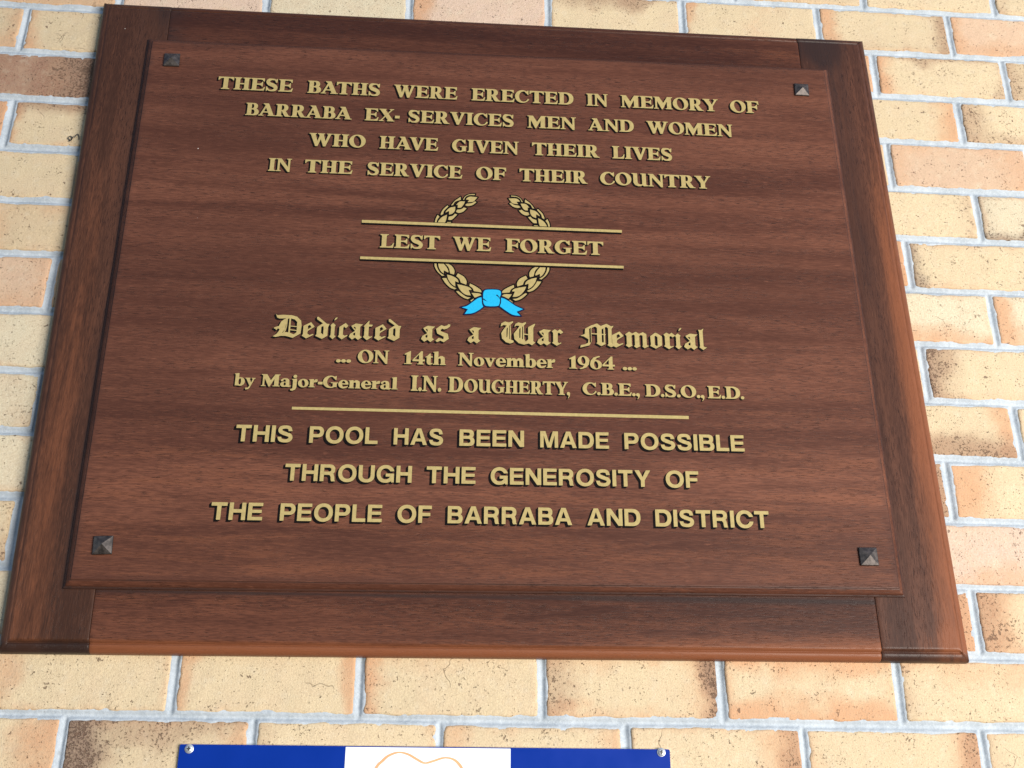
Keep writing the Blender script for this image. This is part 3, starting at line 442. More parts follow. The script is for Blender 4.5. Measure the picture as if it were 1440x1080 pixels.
M_signblue = flat('blue_sign_print', (.001, .022, .215), .35, .04, 20, Specular_IOR_Level=.1)
M_signwhite = flat('white_sign_print', (.74, .75, .76), .32, .02, 20)
M_orange = flat('orange_print', (.70, .33, .16), .35, .04, 60)
M_zinc = flat('zinc_screw', (.58, .60, .62), .42, .12, 500, .6)
M_dark = flat('screw_recess_dark', (.03, .03, .03), .6, .2, 300)
# ---------------------------------------------------------------- brick wall
P, H, DU = 0.240, 0.095278, -0.0612
JT, PT = 0.0113, 0.0112                        # bed and upright joint widths
XW0, XW1, R0, R1 = -1.75, 2.60, -8, 21          # extent of the wall piece
def row_x(r):
    half = (r % 2 == 0)
    meas = {0: {-.5: -.1338, .5: .1028, 1.5: .3411, 2.5: .5835, 3.5: .8211, 4.5: 1.0645}, 1: {0: -.0045, 1: .2343, 2: .4751, 3: .7153, 4: .9592},
            2: {4.5: 1.0822}, 4: {4.5: 1.0752}, 5: {5: 1.1952}, 6: {4.5: 1.0655}, 7: {5: 1.1898, -1: -.2551}, 8: {4.5: 1.0665}, 9: {5: 1.1973},
            10: {4.5: 1.0616, -1.5: -.3682}, 11: {5: 1.1982}, 12: {4.5: 1.0617, 5.5: 1.2953, -1.5: -.3765},
            13: {4: .971, 5: 1.21, -1: -.2313, 0: .0132, 1: .2539, 2: .4932, 3: .7293}, 14: {4.5: 1.0601, 5.5: 1.3026}}.get(r, {})
    out = {}
    for k in range(-9, 13):
        v = k+.5 if half else k
        x = meas.get(v, (v+(DU if half else 0))*P+.0)
        out[v] = x
    return out
JZ = {j: j*H for j in range(R0-1, R1+1)}
JZ.update({1: .0944, 2: .190, 3: .2873, 4: .3822, 5: .4763, 7: .6685, 9: .8575, 11: 1.0460, 12: 1.1412})
TONE = {'c': (.570, .455, .290), 'p': (.575, .500, .355), 't': (.52, .40, .25), 'o': (.54, .365, .250), 'k': (.56, .410, .320), 'r': (.25, .125, .085)}
# per brick: tone, then burnt edges (side, reach in metres, which stain, strength); brick key = (course, left joint)
SPEC = {
 (13, -1): ('k', 'L.02o.5'), (13, 0): ('p', ''), (13, 1): ('k', 'L.03o.8'), (13, 2): ('c', 'T.02b.8'), (13, 3): ('c', 'L.02o1 M.05o.3'), (13, 4): ('c', 'L.02o.8 R.025b.9 B.02b.4'), (13, 5): ('o', 'L.03o.8 B.03o.6'),
 (12, -2.5): ('c', 'R.03o.6'), (12, -1.5): ('c', 'L.022o.7'), (12, 4.5): ('c', 'L.03o1 R.02b.8 T.014b.8'), (12, 5.5): ('c', 'L.05b.8'), (12, 3.5): ('o', 'R.05o.8'),
 (11, -2): ('r', 'L.08b.8 R.09b1 R.05k.8'), (11, -1): ('r', 'L.09k.9'), (11, 4): ('c', 'R.035o.8'), (11, 5): ('c', 'L.04b.8 B.02b.6 M.02b.4'),
 (10, -1.5): ('c', 'T.022b.9 L.02o.9'), (10, -2.5): ('o', 'R.08o1'), (10, 4.5): ('o', 'L.03o.5 R.05o.6 T.02o.5'),
 (9, -2): ('c', 'R.02b.5'), (9, -1): ('c', 'L.02b.5'), (9, 4): ('c', 'R.03b.5'), (9, 5): ('p', 'L.03k.5 B.018k.9 T.01b.5'), (8, -1.5): ('t', 'T.025o.5 L.04o.5'), (8, 3.5): ('r', 'R.06o1'), (8, 4.5): ('c', 'L.022k.8'),
 (7, -2): ('o', 'R.035o.6 B.03o.6'), (7, 4): ('p', 'B.03o.75'), (7, 5): ('p', 'L.03o.8'), (6, -1.5): ('p', ''), (6, 4.5): ('c', 'L.045b1 L.02k.6'), (5, -2): ('p', 'R.05b.4'), (5, -1): ('p', 'L.06b.4'),
 (5, 4): ('c', 'B.03b1 R.025o.8'), (5, 5): ('c', ''), (4, -1.5): ('p', ''), (4, 3.5): ('o', 'R.06b1'), (4, 4.5): ('c', 'L.06o1 B.02o.7'), (3, -1): ('p', ''), (3, 4): ('k', 'B.03o.5'), (3, 5): ('p', 'B.02o.5'),
 (2, 3.5): ('o', 'R.07o.9 R.03b.5'), (2, 4.5): ('c', 'L.045b.9 L.06o.8'), (2, -1.5): ('p', ''),
 (1, -1): ('c', 'L.03o.6'), (1, 0): ('c', 'L.018o.7 R.016o.8'), (1, 1): ('c', 'L.022o.8 T.02o.4'), (1, 2): ('c', 'L.03b.7 R.025k.7 R.03b1 R.045o.7 B.014o.6 T.015o.4'), (1, 3): ('c', 'T.025o.8 B.028o.9 L.02o.6 R.018o.5'), (1, 4): ('c', 'T.03t.5 L.025b.5'),
 (0, -1.5): ('c', 'R.05o.8 R.02o.5'), (0, -.5): ('c', 'L.035k1 L.045b.9 T.022b.7 R.035o.8'), (0, .5): ('c', 'L.03b.6 R.02o.5'), (0, 1.5): ('c', 'L.03o.7 R.03o.5'), (0, 2.5): ('c', 'R.05o.9 R.03b.7'), (0, 3.5): ('c', 'R.04b.9 R.05o.9 L.02o.5'), (0, 4.5): ('c', 'L.02b.4'),
 (14, 4.5): ('c', ''), (14, 5.5): ('c', 'L.02b.5'),
}
wall = thing('brick_wall', 'cream and burnt orange face brick wall with pale grey mortar behind the wooden plaque', 'wall', (0.4, 0.05, R0*H))
BV, BQ, BT, BS, boxes = [], [], [], [], []; nv = 0
for r in range(R0, R1):
    xs = row_x(r); ks = sorted(xs); z0, z1 = JZ[r-1]+JT/2, JZ[r]-JT/2
    for k in ks[:-1]:
        x0, x1 = xs[k]+PT/2, xs[k+1]-PT/2
        if x1 < XW0 or x0 > XW1: continue
        x0 += rng.uniform(-.0009, .0009); x1 += rng.uniform(-.0009, .0009); za, zb = z0+rng.uniform(-.001, .001), z1+rng.uniform(-.001, .001)
        boxes.append((r, x0, x1, za, zb))
        seed = int(rng.integers(1, 9999))
        tone, edges = SPEC.get((r, k), (None, None))
        if tone is None:
            tone = rng.choice(list('cccppto')); edges = ' '.join(rng.choice(['L', 'R', 'T', 'B'])+'.0%d' % rng.integers(2, 5)+rng.choice(['o', 'o', 'b'])+'.7' for _ in range(rng.integers(0, 3)))
        near = x1 > -.75 and x0 < 1.65 and -4 <= r < 16
        nu, nw = (74, 28) if near else (22, 16)
        # denser lines near the edges
        eu = np.r_[0, .0008, .002, .0036, .0056]; u = np.r_[eu, np.linspace(.0085, (x1-x0)-.0085, nu-10), (x1-x0)-eu[::-1]]
        w = np.r_[eu, np.linspace(.0085, (zb-za)-.0085, nw-10), (zb-za)-eu[::-1]]
        U_, W_ = np.meshgrid(u, w); L_, h_ = x1-x0, zb-za
        dx = np.minimum(U_, L_-U_); dz = np.minimum(W_, h_-W_)
        rr = .0042; qx = np.clip(1-dx/rr, 0, 1); qz = np.clip(1-dz/rr, 0, 1); q = np.clip(np.hypot(qx, qz), 0, 1)
        drop = rr*(1-np.sqrt(np.clip(1-q*q, 0, 1)))*1.15
        gx, gz = U_+x0, W_+za
        chip = np.clip(fbm(gx*95, gz*95, seed, 3)-.35, 0, 1)*sst(.007, .001, np.minimum(dx, dz))*.0035
        Y = -rng.uniform(0, .0014)+drop+chip+.00045*fbm(gx*38, gz*38, seed+3, 3)+.0006*fbm(gx*9, gz*9, seed+5, 2)
        ex = .0010*fbm(gz*45+7, gx*12, seed+8, 3)*sst(.02, 0, dx); ez = .0010*fbm(gx*42, gz*12+3, seed+11, 3)*sst(.02, 0, dz)
        V = np.stack([gx+ex, Y, gz+ez], -1).reshape(-1, 3)
        st = np.zeros(U_.shape+(4,)); st[..., 3] = 1
        for e in edges.split():
            side, val = e[0], e[1:]; ch = next(c for c in 'obkt' if c in val); wd, amt = val.split(ch); wd = float(wd); amt = float(amt or 1)
            d = {'L': U_, 'R': L_-U_, 'T': h_-W_, 'B': W_, 'M': np.abs(U_-L_*.55)}[side]
            d = d+.013*fbm(gx*20, gz*20, seed+17, 4)+(.010*vnoise(gx*7, gz*7, seed+29))
            msk = amt*rng.uniform(.8, 1.0)*sst(wd*1.8+.004, wd*.15, d)**1.05; c_ = {'o': 0, 'b': 1, 'k': 2, 't': 0}[ch]
            st[..., c_] = np.maximum(st[..., c_], msk)
        st[..., 0] = np.maximum(st[..., 0], rng.uniform(.15, .42)*sst(.018, 0, np.minimum(dx, dz)+.006*fbm(gx*26, gz*26, seed+41, 3)))
        if tone == 'r': st[..., 1] = np.maximum(st[..., 1], .32)
        t = np.array(TONE[str(tone)])*rng.uniform(.94, 1.06); tn = np.ones(U_.shape+(4,)); tn[..., :3] = t
        I = np.arange(len(V)).reshape(U_.shape); Q = np.stack([I[:-1, :-1], I[:-1, 1:], I[1:, 1:], I[1:, :-1]], -1).reshape(-1, 4)
        # skirt back into the wall
        ring = np.r_[I[0, :], I[1:, -1], I[-1, -2::-1], I[-2:0:-1, 0]]; n = len(V)
        back = V[ring].copy(); back[:, 1] = .02
        b = n+np.arange(len(ring)); nx_ = np.roll(np.arange(len(ring)), -1)
        Q2 = np.stack([ring, b, b[nx_], ring[nx_]], -1)
        V = np.vstack([V, back]); st = np.vstack([st.reshape(-1, 4), st.reshape(-1, 4)[ring]]); tn = np.vstack([tn.reshape(-1, 4), tn.reshape(-1, 4)[ring]])
        BV.append(V); BQ.append(np.vstack([Q, Q2])+nv); BT.append(tn); BS.append(st); nv += len(V)
mesh_np('bricks', np.vstack(BV), np.vstack(BQ), M_brick, wall, {'tone': np.vstack(BT), 'stain': np.vstack(BS)})
# mortar: one height field, kept only where it shows between the bricks
st_ = .0019
CX0, CX1, CZ0, CZ1 = -.78, 1.68, JZ[-4]-.05, JZ[15]+.05
gx, gz = np.meshgrid(np.arange(CX0, CX1, st_), np.arange(CZ0, CZ1, st_))
sd = np.full(gx.shape, 1.0)
for r, x0, x1, za, zb in boxes:
    if x1 < CX0 or x0 > CX1 or zb < CZ0 or za > CZ1: continue
    i0, i1 = np.searchsorted(gx[0], [x0-.02, x1+.02]); j0, j1 = np.searchsorted(gz[:, 0], [za-.02, zb+.02])
    X, Z = gx[j0:j1, i0:i1], gz[j0:j1, i0:i1]
    d = np.maximum(np.maximum(x0-X, X-x1), np.maximum(za-Z, Z-zb)); sd[j0:j1, i0:i1] = np.minimum(sd[j0:j1, i0:i1], d)
sdn = sd+.00035*fbm(gx*120, gz*120, 77, 2)
depth = .0011+.0038*np.sin(np.clip(sdn/.0056, 0, 1)*math.pi/2)**1.3+.00035*fbm(gx*170, gz*170, 5, 3)+.0006*fbm(gx*14, gz*14, 9, 2)
# smears of mortar dragged over the brick arrises
depth -= .0007*sst(.25, .7, fbm(gx*60, gz*60, 31, 3))*sst(.0030, .0, np.abs(sdn))
keep = sd > -.0055
keep &= ~((gx > -.19) & (gx < 1.0) & (gz > .12) & (gz < 1.10))
idx = -np.ones(gx.shape, int); idx[keep] = np.arange(keep.sum())
q = np.stack([idx[:-1, :-1], idx[:-1, 1:], idx[1:, 1:], idx[1:, :-1]], -1).reshape(-1, 4); q = q[(q >= 0).all(1)]
MV = np.stack([gx[keep], depth[keep], gz[keep]], -1); n0 = len(MV)
CX1, CZ1 = gx[0, -1], gz[-1, 0]; ZB, ZT = JZ[R0-1], JZ[R1-1]
for a, b, c, d in ((XW0-.1, CX0, ZB, ZT), (CX1, XW1+.1, ZB, ZT), (CX0, CX1, ZB, CZ0), (CX0, CX1, CZ1, ZT)):
    MV = np.vstack([MV, [(a, .0042, c), (b, .0042, c), (b, .0042, d), (a, .0042, d)]]); q = np.vstack([q, np.arange(4)+n0]); n0 += 4
mesh_np('mortar', MV, q, M_mortar, wall)
# pen scribble low on a brick left of the plaque
def ribbon_mark(name, pts, w, y, mat, par):
    S_ = spline([(a, b, 0) for a, b in pts], 6)[:, :2]; T_ = np.gradient(S_, axis=0); T_ /= np.maximum(np.linalg.norm(T_, axis=1), 1e-9)[:, None]
    Nn = np.stack([-T_[:, 1], T_[:, 0]], 1)*w/2; A_, B_ = S_+Nn, S_-Nn; n = len(A_)
    return mesh_py(name, [(a, y, b) for a, b in A_]+[(a, y, b) for a, b in B_], [(i, n+i, n+i+1, i+1) for i in range(n-1)], mat, par)
M_ink = flat('ink', (.05, .042, .035), .8, .5, 700)
ribbon_mark('pen_mark', [(-0.2670, 0.8745), (-0.2700, 0.8785), (-0.2675, 0.8820), (-0.2645, 0.8795), (-0.2650, 0.8745), (-0.2680, 0.8725), (-0.2645, 0.8765), (-0.2625, 0.8820)], .0016, -.0026, M_ink, wall)
ribbon_mark('pen_mark', [(-0.2605, 0.8805), (-0.2585, 0.8850), (-0.2560, 0.8860), (-0.2540, 0.8820), (-0.2528, 0.8760)], .0016, -.0026, M_ink, wall)
# ---------------------------------------------------------------- the plaque
plaque = thing('memorial_plaque', 'large framed dark wooden memorial board with gold lettering on the brick wall', 'plaque', (0.41, -.002, .079))
OUT = np.array([[-.2510, 1.1427], [1.0416, 1.1519], [1.0572, .0840], [-.2269, .0741]])       # corners tl, tr, br, bl
JNT = {'tl': (-.1391, 1.1428-.0075), 'bl': (-.1130, .0755), 'tr': (.9221, 1.1506), 'br': (.9340, .0832)}
def edge_profile(d, qk=1.0):
    "moulded outer edge: bead, quirk and round-over; metres of depth below the front"
    d = np.clip(d, 0, .03)
    f = .0155*(1-np.sqrt(np.clip(1-(1-np.clip(d/.0105, 0, 1))**2, 0, 1)))*.8
    quirk = .0016*np.exp(-((d-.0118)/.0010)**2)
    return f*(.95-.23*qk)+quirk*qk+.0030*qk*sst(.0165, .0115, d)
def board(name, quad, prof, mat, front, back, wear_shade, nu, nw, seed):
    "plank from four XZ corners (tl, tr, br, bl) with moulded edges on the sides in prof"
    quad = np.array(quad); tl, tr, br, bl_ = quad
    Lx = np.linalg.norm(tr-tl); Lz = np.linalg.norm(tl-bl_)
    fine = np.r_[0, .0006, .0014, .0025, .004, .0058, .0078, .0095, .0106, .0113, .0119, .0125, .0132, .0142, .0155, .0168, .0185]
    def axis(L, lo, hi, n):
        a = fine if lo else np.r_[0, .0007, .0018]; b = fine if hi else np.r_[0, .0007, .0018]
        return np.r_[a, np.linspace(a[-1]+.004, L-b[-1]-.004, n), (L-b)[::-1]]
    u = axis(Lx, 'L' in prof, 'R' in prof, nu); w = axis(Lz, 'B' in prof, 'T' in prof, nw)
    U_, W_ = np.meshgrid(u, w); s, t = (U_/Lx)[..., None], (W_/Lz)[..., None]
    XZ = (bl_*(1-s)+br*s)*(1-t)+(tl*(1-s)+tr*s)*t
    Y = np.full(U_.shape, front)
    d = np.full(U_.shape, 1.); dside = np.minimum(U_ if 'L' in prof else 1., Lx-U_ if 'R' in prof else 1.)+0*U_; dend = np.minimum(W_ if 'B' in prof else 1., Lz-W_ if 'T' in prof else 1.)+0*U_
    for c, dd in (('L', U_), ('R', Lx-U_), ('B', W_), ('T', Lz-W_)):
        if c in prof: d = np.minimum(d, dd)
        else: Y += .0007*sst(.0016, 0, dd)          # eased arris at a joint
    if prof: Y += edge_profile(d, np.where(dside < dend, .30, 1.0))
    Y += .00025*fbm(XZ[..., 0]*12, XZ[..., 1]*12, seed, 2)
    V = np.stack([XZ[..., 0], Y, XZ[..., 1]], -1).reshape(-1, 3); I = np.arange(len(V)).reshape(U_.shape)
    Q = np.stack([I[:-1, :-1], I[:-1, 1:], I[1:, 1:], I[1:, :-1]], -1).reshape(-1, 4)
    ring = np.r_[I[0, :], I[1:, -1], I[-1, -2::-1], I[-2:0:-1, 0]]; n = len(V); bk = V[ring].copy(); bk[:, 1] = back
    b = n+np.arange(len(ring)); nx_ = np.roll(np.arange(len(ring)), -1); Q2 = np.stack([ring, b, b[nx_], ring[nx_]], -1)
    wr = np.zeros(U_.shape+(4,)); wr[..., 3] = 1
    if wear_shade: wr[..., 0], wr[..., 1] = wear_shade(U_, W_, Lx, Lz)
    wr = wr.reshape(-1, 4); wr = np.vstack([wr, wr[ring]])
    return mesh_np(name, np.vstack([V, bk]), np.vstack([Q, Q2]), mat, plaque, {'wear_shade': wr})
FRONT, BACK, GAP = -.0220, -.0015, .00012
inner_l = [JNT['tl'], JNT['bl']]
def lerp_line(a, b, z): a, b = np.array(a), np.array(b); t = (z-a[1])/(b[1]-a[1]); return a+(b-a)*t
g_ = np.array([GAP, 0])
jtl, jbl = np.array([JNT['tl'][0], OUT[0, 1]+.0008]), np.array([JNT['bl'][0], OUT[3, 1]+.0009])
jtr, jbr = np.array([JNT['tr'][0], OUT[1, 1]-.0009]), np.array([JNT['br'][0], OUT[2, 1]-.0009])
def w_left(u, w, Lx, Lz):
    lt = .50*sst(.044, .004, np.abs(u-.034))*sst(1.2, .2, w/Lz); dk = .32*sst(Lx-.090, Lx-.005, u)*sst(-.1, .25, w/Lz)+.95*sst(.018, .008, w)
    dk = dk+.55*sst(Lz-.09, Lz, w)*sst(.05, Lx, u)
    return lt, dk+.75*np.exp(-(((u/Lx-.6216-.13*w/Lz)*Lx-.001)/.0030)**2)*sst(.075, .085, w)*sst(Lz-.07, Lz-.085, w)  # dark line beside the panel: contact shade painted into the colour
def w_right(u, w, Lx, Lz):
    lt = .85*sst(Lx-.052, Lx-.018, u)*sst(1.05, .45, w/Lz)+.45*sst(.06, .02, w)*sst(.3, .6, u/Lx)
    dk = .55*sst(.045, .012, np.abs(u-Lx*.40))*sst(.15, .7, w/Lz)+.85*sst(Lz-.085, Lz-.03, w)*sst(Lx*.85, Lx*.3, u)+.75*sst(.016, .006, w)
    return lt, dk
def w_top(u, w, Lx, Lz):
    return .25*sst(Lx-.25, Lx, u), .55*sst(.06, 0, u)+.25*sst(Lz-.02, Lz, w)
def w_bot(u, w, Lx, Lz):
    return .80*sst(.020, .008, w)+.5*sst(.040, .018, w)*sst(.55, .95, u/Lx)+.22, .55*sst(Lz*.35, Lz, w)*sst(.3, .9, u/Lx)+1.0*np.exp(-((w-(.0790+.0052*u/Lx))/.0030)**2)  # narrow dark line is the panel's contact shadow, painted on the rail
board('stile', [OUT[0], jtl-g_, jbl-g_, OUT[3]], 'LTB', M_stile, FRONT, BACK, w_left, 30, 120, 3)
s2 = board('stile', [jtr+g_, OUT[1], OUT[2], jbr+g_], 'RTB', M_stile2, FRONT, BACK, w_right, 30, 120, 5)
s2['label'] = 'darker right upright with a lighter orange outer edge'
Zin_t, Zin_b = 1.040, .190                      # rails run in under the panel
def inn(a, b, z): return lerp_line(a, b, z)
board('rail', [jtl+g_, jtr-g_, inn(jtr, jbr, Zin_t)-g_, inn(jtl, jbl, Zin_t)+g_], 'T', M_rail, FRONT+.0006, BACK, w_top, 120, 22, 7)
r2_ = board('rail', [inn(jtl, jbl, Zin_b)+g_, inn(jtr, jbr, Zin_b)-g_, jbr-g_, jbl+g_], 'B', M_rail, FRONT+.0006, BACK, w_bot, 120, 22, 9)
r2_['label'] = 'redder bottom rail with a lighter orange lower edge'
# raised panel with a stepped chamfer
PQ = np.array([[-.1669, 1.0640], [.9672, 1.0775], [.9752, .1690], [-.1561, .1558]])
PF = -.0320
def panel():
    tl, tr, br, bl_ = PQ; Lx = np.linalg.norm(tr-tl); Lz = np.linalg.norm(tl-bl_)
    fe = np.r_[0, .0004, .0012, .0022, .0030, .0034, .0040, .0060, .0080, .0092, .0098, .0102, .0108, .0118, .013]
    pr = np.r_[.0088, .0082, .0078, .0074, .0070, .0058, .0050, .0036, .0020, .0010, .0012, .0004, .0001, 0, 0]
    u = np.r_[fe, np.linspace(.02, Lx-.02, 120), (Lx-fe)[::-1]]; w = np.r_[fe, np.linspace(.02, Lz-.02, 100), (Lz-fe)[::-1]]
    U_, W_ = np.meshgrid(u, w); s, t = (U_/Lx)[..., None], (W_/Lz)[..., None]
    XZ = (bl_*(1-s)+br*s)*(1-t)+(tl*(1-s)+tr*s)*t
    d = np.minimum(np.minimum(U_, Lx-U_), np.minimum(W_, Lz-W_))
    Y = PF+np.interp(d, fe, pr)+.00012*fbm(XZ[..., 0]*9, XZ[..., 1]*9, 4, 2)*sst(0, .03, d)
    V = np.stack([XZ[..., 0], Y, XZ[..., 1]], -1).reshape(-1, 3); I = np.arange(len(V)).reshape(U_.shape)
    Q = np.stack([I[:-1, :-1], I[:-1, 1:], I[1:, 1:], I[1:, :-1]], -1).reshape(-1, 4)
    ring = np.r_[I[0, :], I[1:, -1], I[-1, -2::-1], I[-2:0:-1, 0]]; n = len(V); bk = V[ring].copy(); bk[:, 1] = FRONT+.0003
    b = n+np.arange(len(ring)); nx_ = np.roll(np.arange(len(ring)), -1); Q2 = np.stack([ring, b, b[nx_], ring[nx_]], -1)
    wr = np.zeros(U_.shape+(4,)); wr[..., 3] = 1
    wr[..., 0] = .30*sst(.55, 0, W_/Lz)*sst(.012, .014, d)+.25*np.exp(-((d-.0068)/.0016)**2)*sst(.25, .8, U_/Lx)
    wr[..., 1] = .75*np.exp(-((d-.0099)/.0010)**2)+.7*sst(.0042, .0020, d)+.3*np.exp(-((d-.0126)/.0014)**2)+.12*sst(.25, 0, U_/Lx)*sst(.35, 1, W_/Lz)+.2*sst(.0125, .01, U_)  # chamfer step and lip darkened, crease shade put into the colour
    wr = wr.reshape(-1, 4); wr = np.vstack([wr, wr[ring]])
    return mesh_np('panel', np.vstack([V, bk]), np.vstack([Q, Q2]), M_panel, plaque, {'wear_shade': wr})
pan = panel()
# ---------------------------------------------------------------- painted lettering (flat coats of paint on the panel)
YS, YF = PF-.00045, PF-.00085                  # shade coat, face coat
class Paint:
    def __init__(s): s.v, s.f, s.m = [], [], []
    def loops(s, loops, y, mi, fx):
        "fill outlines: every outer loop is filled on its own together with the holes inside it"
        if not loops: return
        def inside(p, L):
            r = False
            for i in range(len(L)):
                (ax, ay), (bx, by) = L[i-1], L[i]
                if (ay > p[1]) != (by > p[1]) and p[0] < (bx-ax)*(p[1]-ay)/(by-ay)+ax: r = not r
            return r
        depth = [sum(inside(l[0], k) for k in loops if k is not l) for l in loops]
        for i, l in enumerate(loops):
            if depth[i] % 2: continue
            grp = [l]+[k for j, k in enumerate(loops) if depth[j] == depth[i]+1 and inside(k[0], l)]
            pts = [p for k in grp for p in k]; w = [fx(*p) for p in pts]; b = len(s.v)
            edges = []; n0 = 0
            for k in grp: edges += [(n0+i_, n0+(i_+1) % len(k)) for i_ in range(len(k))]; n0 += len(k)
            vo, eo, fo, *_ = delaunay_2d_cdt([Vector(p) for p in pts], edges, [], 0, 1e-7)
            w = [fx(*p) for p in vo]
            s.v += [(a, y, c) for a, c in w]
            for f in fo:
                cx = sum(vo[i_][0] for i_ in f)/len(f); cy = sum(vo[i_][1] for i_ in f)/len(f)
                if sum(inside((cx, cy), k) for k in grp) % 2 == 0: continue
                A, B, C = (w[i_] for i_ in f[:3])
                ar = (B[0]-A[0])*(C[1]-A[1])-(B[1]-A[1])*(C[0]-A[0])
                s.f.append(tuple(b+i_ for i_ in (f if ar > 0 else list(f)[::-1]))); s.m.append(mi)
    def build(s, name, mats): return mesh_py(name, s.v, s.f, mats, pan, s.m)
LINES = [
 ('serif', -0.0311, 0.9652, 0.0062, 0.02440, [('THESE', -0.043, 0.0759), ('BATHS', 0.0989, 0.2157), ('WERE', 0.2372, 0.34), ('ERECTED', 0.3625, 0.5292), ('IN', 0.5507, 0.5859), ('MEMORY', 0.6071, 0.7695), ('OF', 0.7894, 0.8377)]),
 ('serif', 0.0085, 0.9168, 0.0054, 0.02390, [('BARRABA', 0.0055, 0.1728), ('EX-', 0.1932, 0.2486), ('SERVICES', 0.2618, 0.4322), ('MEN', 0.4536, 0.5324), ('AND', 0.5521, 0.6268), ('WOMEN', 0.6476, 0.7898)]),
 ('serif', 0.145, 0.8647, 0.0062, 0.02390, [('WHO', 0.1087, 0.1974), ('HAVE', 0.2193, 0.3119), ('GIVEN', 0.3336, 0.4396), ('THEIR', 0.4608, 0.5694), ('LIVES', 0.5897, 0.6876)]),
 ('serif', 0.0554, 0.8137, 0.0062, 0.02370, [('IN', 0.0504, 0.0859), ('THE', 0.1062, 0.1802), ('SERVICE', 0.2025, 0.3512), ('OF', 0.3727, 0.42), ('THEIR', 0.4409, 0.5488), ('COUNTRY', 0.5689, 0.7464)]),
 ('serif', 0.2326, 0.6851, 0.0080, 0.02370, [('LEST', 0.2291, 0.3199), ('WE', 0.3394, 0.3979), ('FORGET', 0.4197, 0.5704)]),
 ('black', 0.1326, 0.5275, 0.0080, 0.02540, [('Dedicated', 0.0824, 0.2677), ('as', 0.2969, 0.338), ('a', 0.3646, 0.3848), ('War', 0.4133, 0.5049), ('Memorial', 0.5311, 0.7234)]),
 ('serif', 0.2344, 0.4919, 0.0088, 0.02075, [('...', 0.1763, 0.1979), ('ON', 0.2071, 0.2521), ('14th', 0.2734, 0.3344), ('November', 0.3518, 0.4938), ('1964', 0.5134, 0.5818), ('...', 0.5929, 0.614)]),
 ('serif', 0.0771, 0.4500, 0.0088, 0.01860, [('by', 0.0355, 0.0652), ('Major-General', 0.0733, 0.2666), ('#', 0, 0), ('I.N.', 0.2852, 0.3288, .0242, .4505), ('D', 0.3386, 0.36, .0242, .4505), ('OUGHERTY,', 0.3616, 0.515, .0208, .4510), ('C.B.E.,', 0.533, 0.617, .0195, .4535), ('D.S.O.,', 0.6245, 0.7123, .0195, .4540), ('E.D.', 0.7167, 0.7709, .0195, .4545)]),
 ('sans', 0.0551, 0.3653, 0.0110, 0.02480, [('THIS', 0.0459, 0.1243), ('POOL', 0.1473, 0.2423), ('HAS', 0.2645, 0.3337), ('BEEN', 0.3566, 0.4479), ('MADE', 0.4709, 0.569), ('POSSIBLE', 0.5913, 0.7649)]),
 ('sans', 0.1291, 0.31, 0.0111, 0.02460, [('THROUGH', 0.1182, 0.292), ('THE', 0.3123, 0.3803), ('GENEROSITY', 0.4013, 0.6264), ('OF', 0.648, 0.6949)]),
 ('sans', 0.0342, 0.2518, 0.0110, 0.02460, [('THE', 0.0244, 0.0934), ('PEOPLE', 0.1166, 0.2538), ('OF', 0.2747, 0.3212), ('BARRABA', 0.3431, 0.5143), ('AND', 0.5354, 0.6096), ('DISTRICT', 0.6305, 0.791)]),
]
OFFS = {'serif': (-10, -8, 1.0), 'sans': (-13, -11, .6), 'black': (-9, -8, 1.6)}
TRACK = {'serif': 2, 'sans': 13, 'black': 4}
KERN = {('A', 'T'): -14, ('A', 'V'): -18, ('B', 'A'): -4, ('R', 'A'): -6, ('R', 'T'): -6, ('T', 'Y'): -4, ('T', 'R'): 0, ('R', 'Y'): -6, ('L', 'I'): 0, ('e', 'd'): 2, ('j', 'o'): 0, ('Y', ','): -14, ('V', 'E'): -4, ('M', 'e'): -6}
for font, bx, bz, sl, cap, words in LINES:
    P_ = Paint(); ox, oz, gr = OFFS[font]; done = []
    for wd in words:
        s, xa, xb = wd[:3]
        if s == '#': continue
        c_, z_ = (wd[3], wd[4]-(wd[1]-bx)*0) if len(wd) > 3 else (cap, None)
        x = 0; pos = []
        for i, ch in enumerate(s):
            if i: x += TRACK[font]+(KERN.get((s[i-1], ch), 0) if font != 'sans' or s[i-1] == 'A' or ch == 'A' else 0)*(1 if font == 'serif' else .5)
            pos.append((ch, x)); x += FONTS[font][ch][0]
        kx = (xb-xa)/x; kz = c_/100
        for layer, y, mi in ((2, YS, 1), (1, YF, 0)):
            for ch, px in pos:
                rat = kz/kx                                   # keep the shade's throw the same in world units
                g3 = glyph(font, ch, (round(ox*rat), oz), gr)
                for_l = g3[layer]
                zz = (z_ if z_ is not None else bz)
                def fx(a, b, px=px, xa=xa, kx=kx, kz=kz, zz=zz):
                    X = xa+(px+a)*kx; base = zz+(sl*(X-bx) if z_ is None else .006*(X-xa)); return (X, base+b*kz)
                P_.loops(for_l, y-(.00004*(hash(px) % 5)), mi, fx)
        if wd is not words[-1]: done.append(P_); P_ = Paint()
    for p_ in done+[P_]:
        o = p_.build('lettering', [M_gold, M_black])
        if font != 'serif': o['label'] = 'old black letter word in gold' if font == 'black' else 'plain sans serif word in gold'
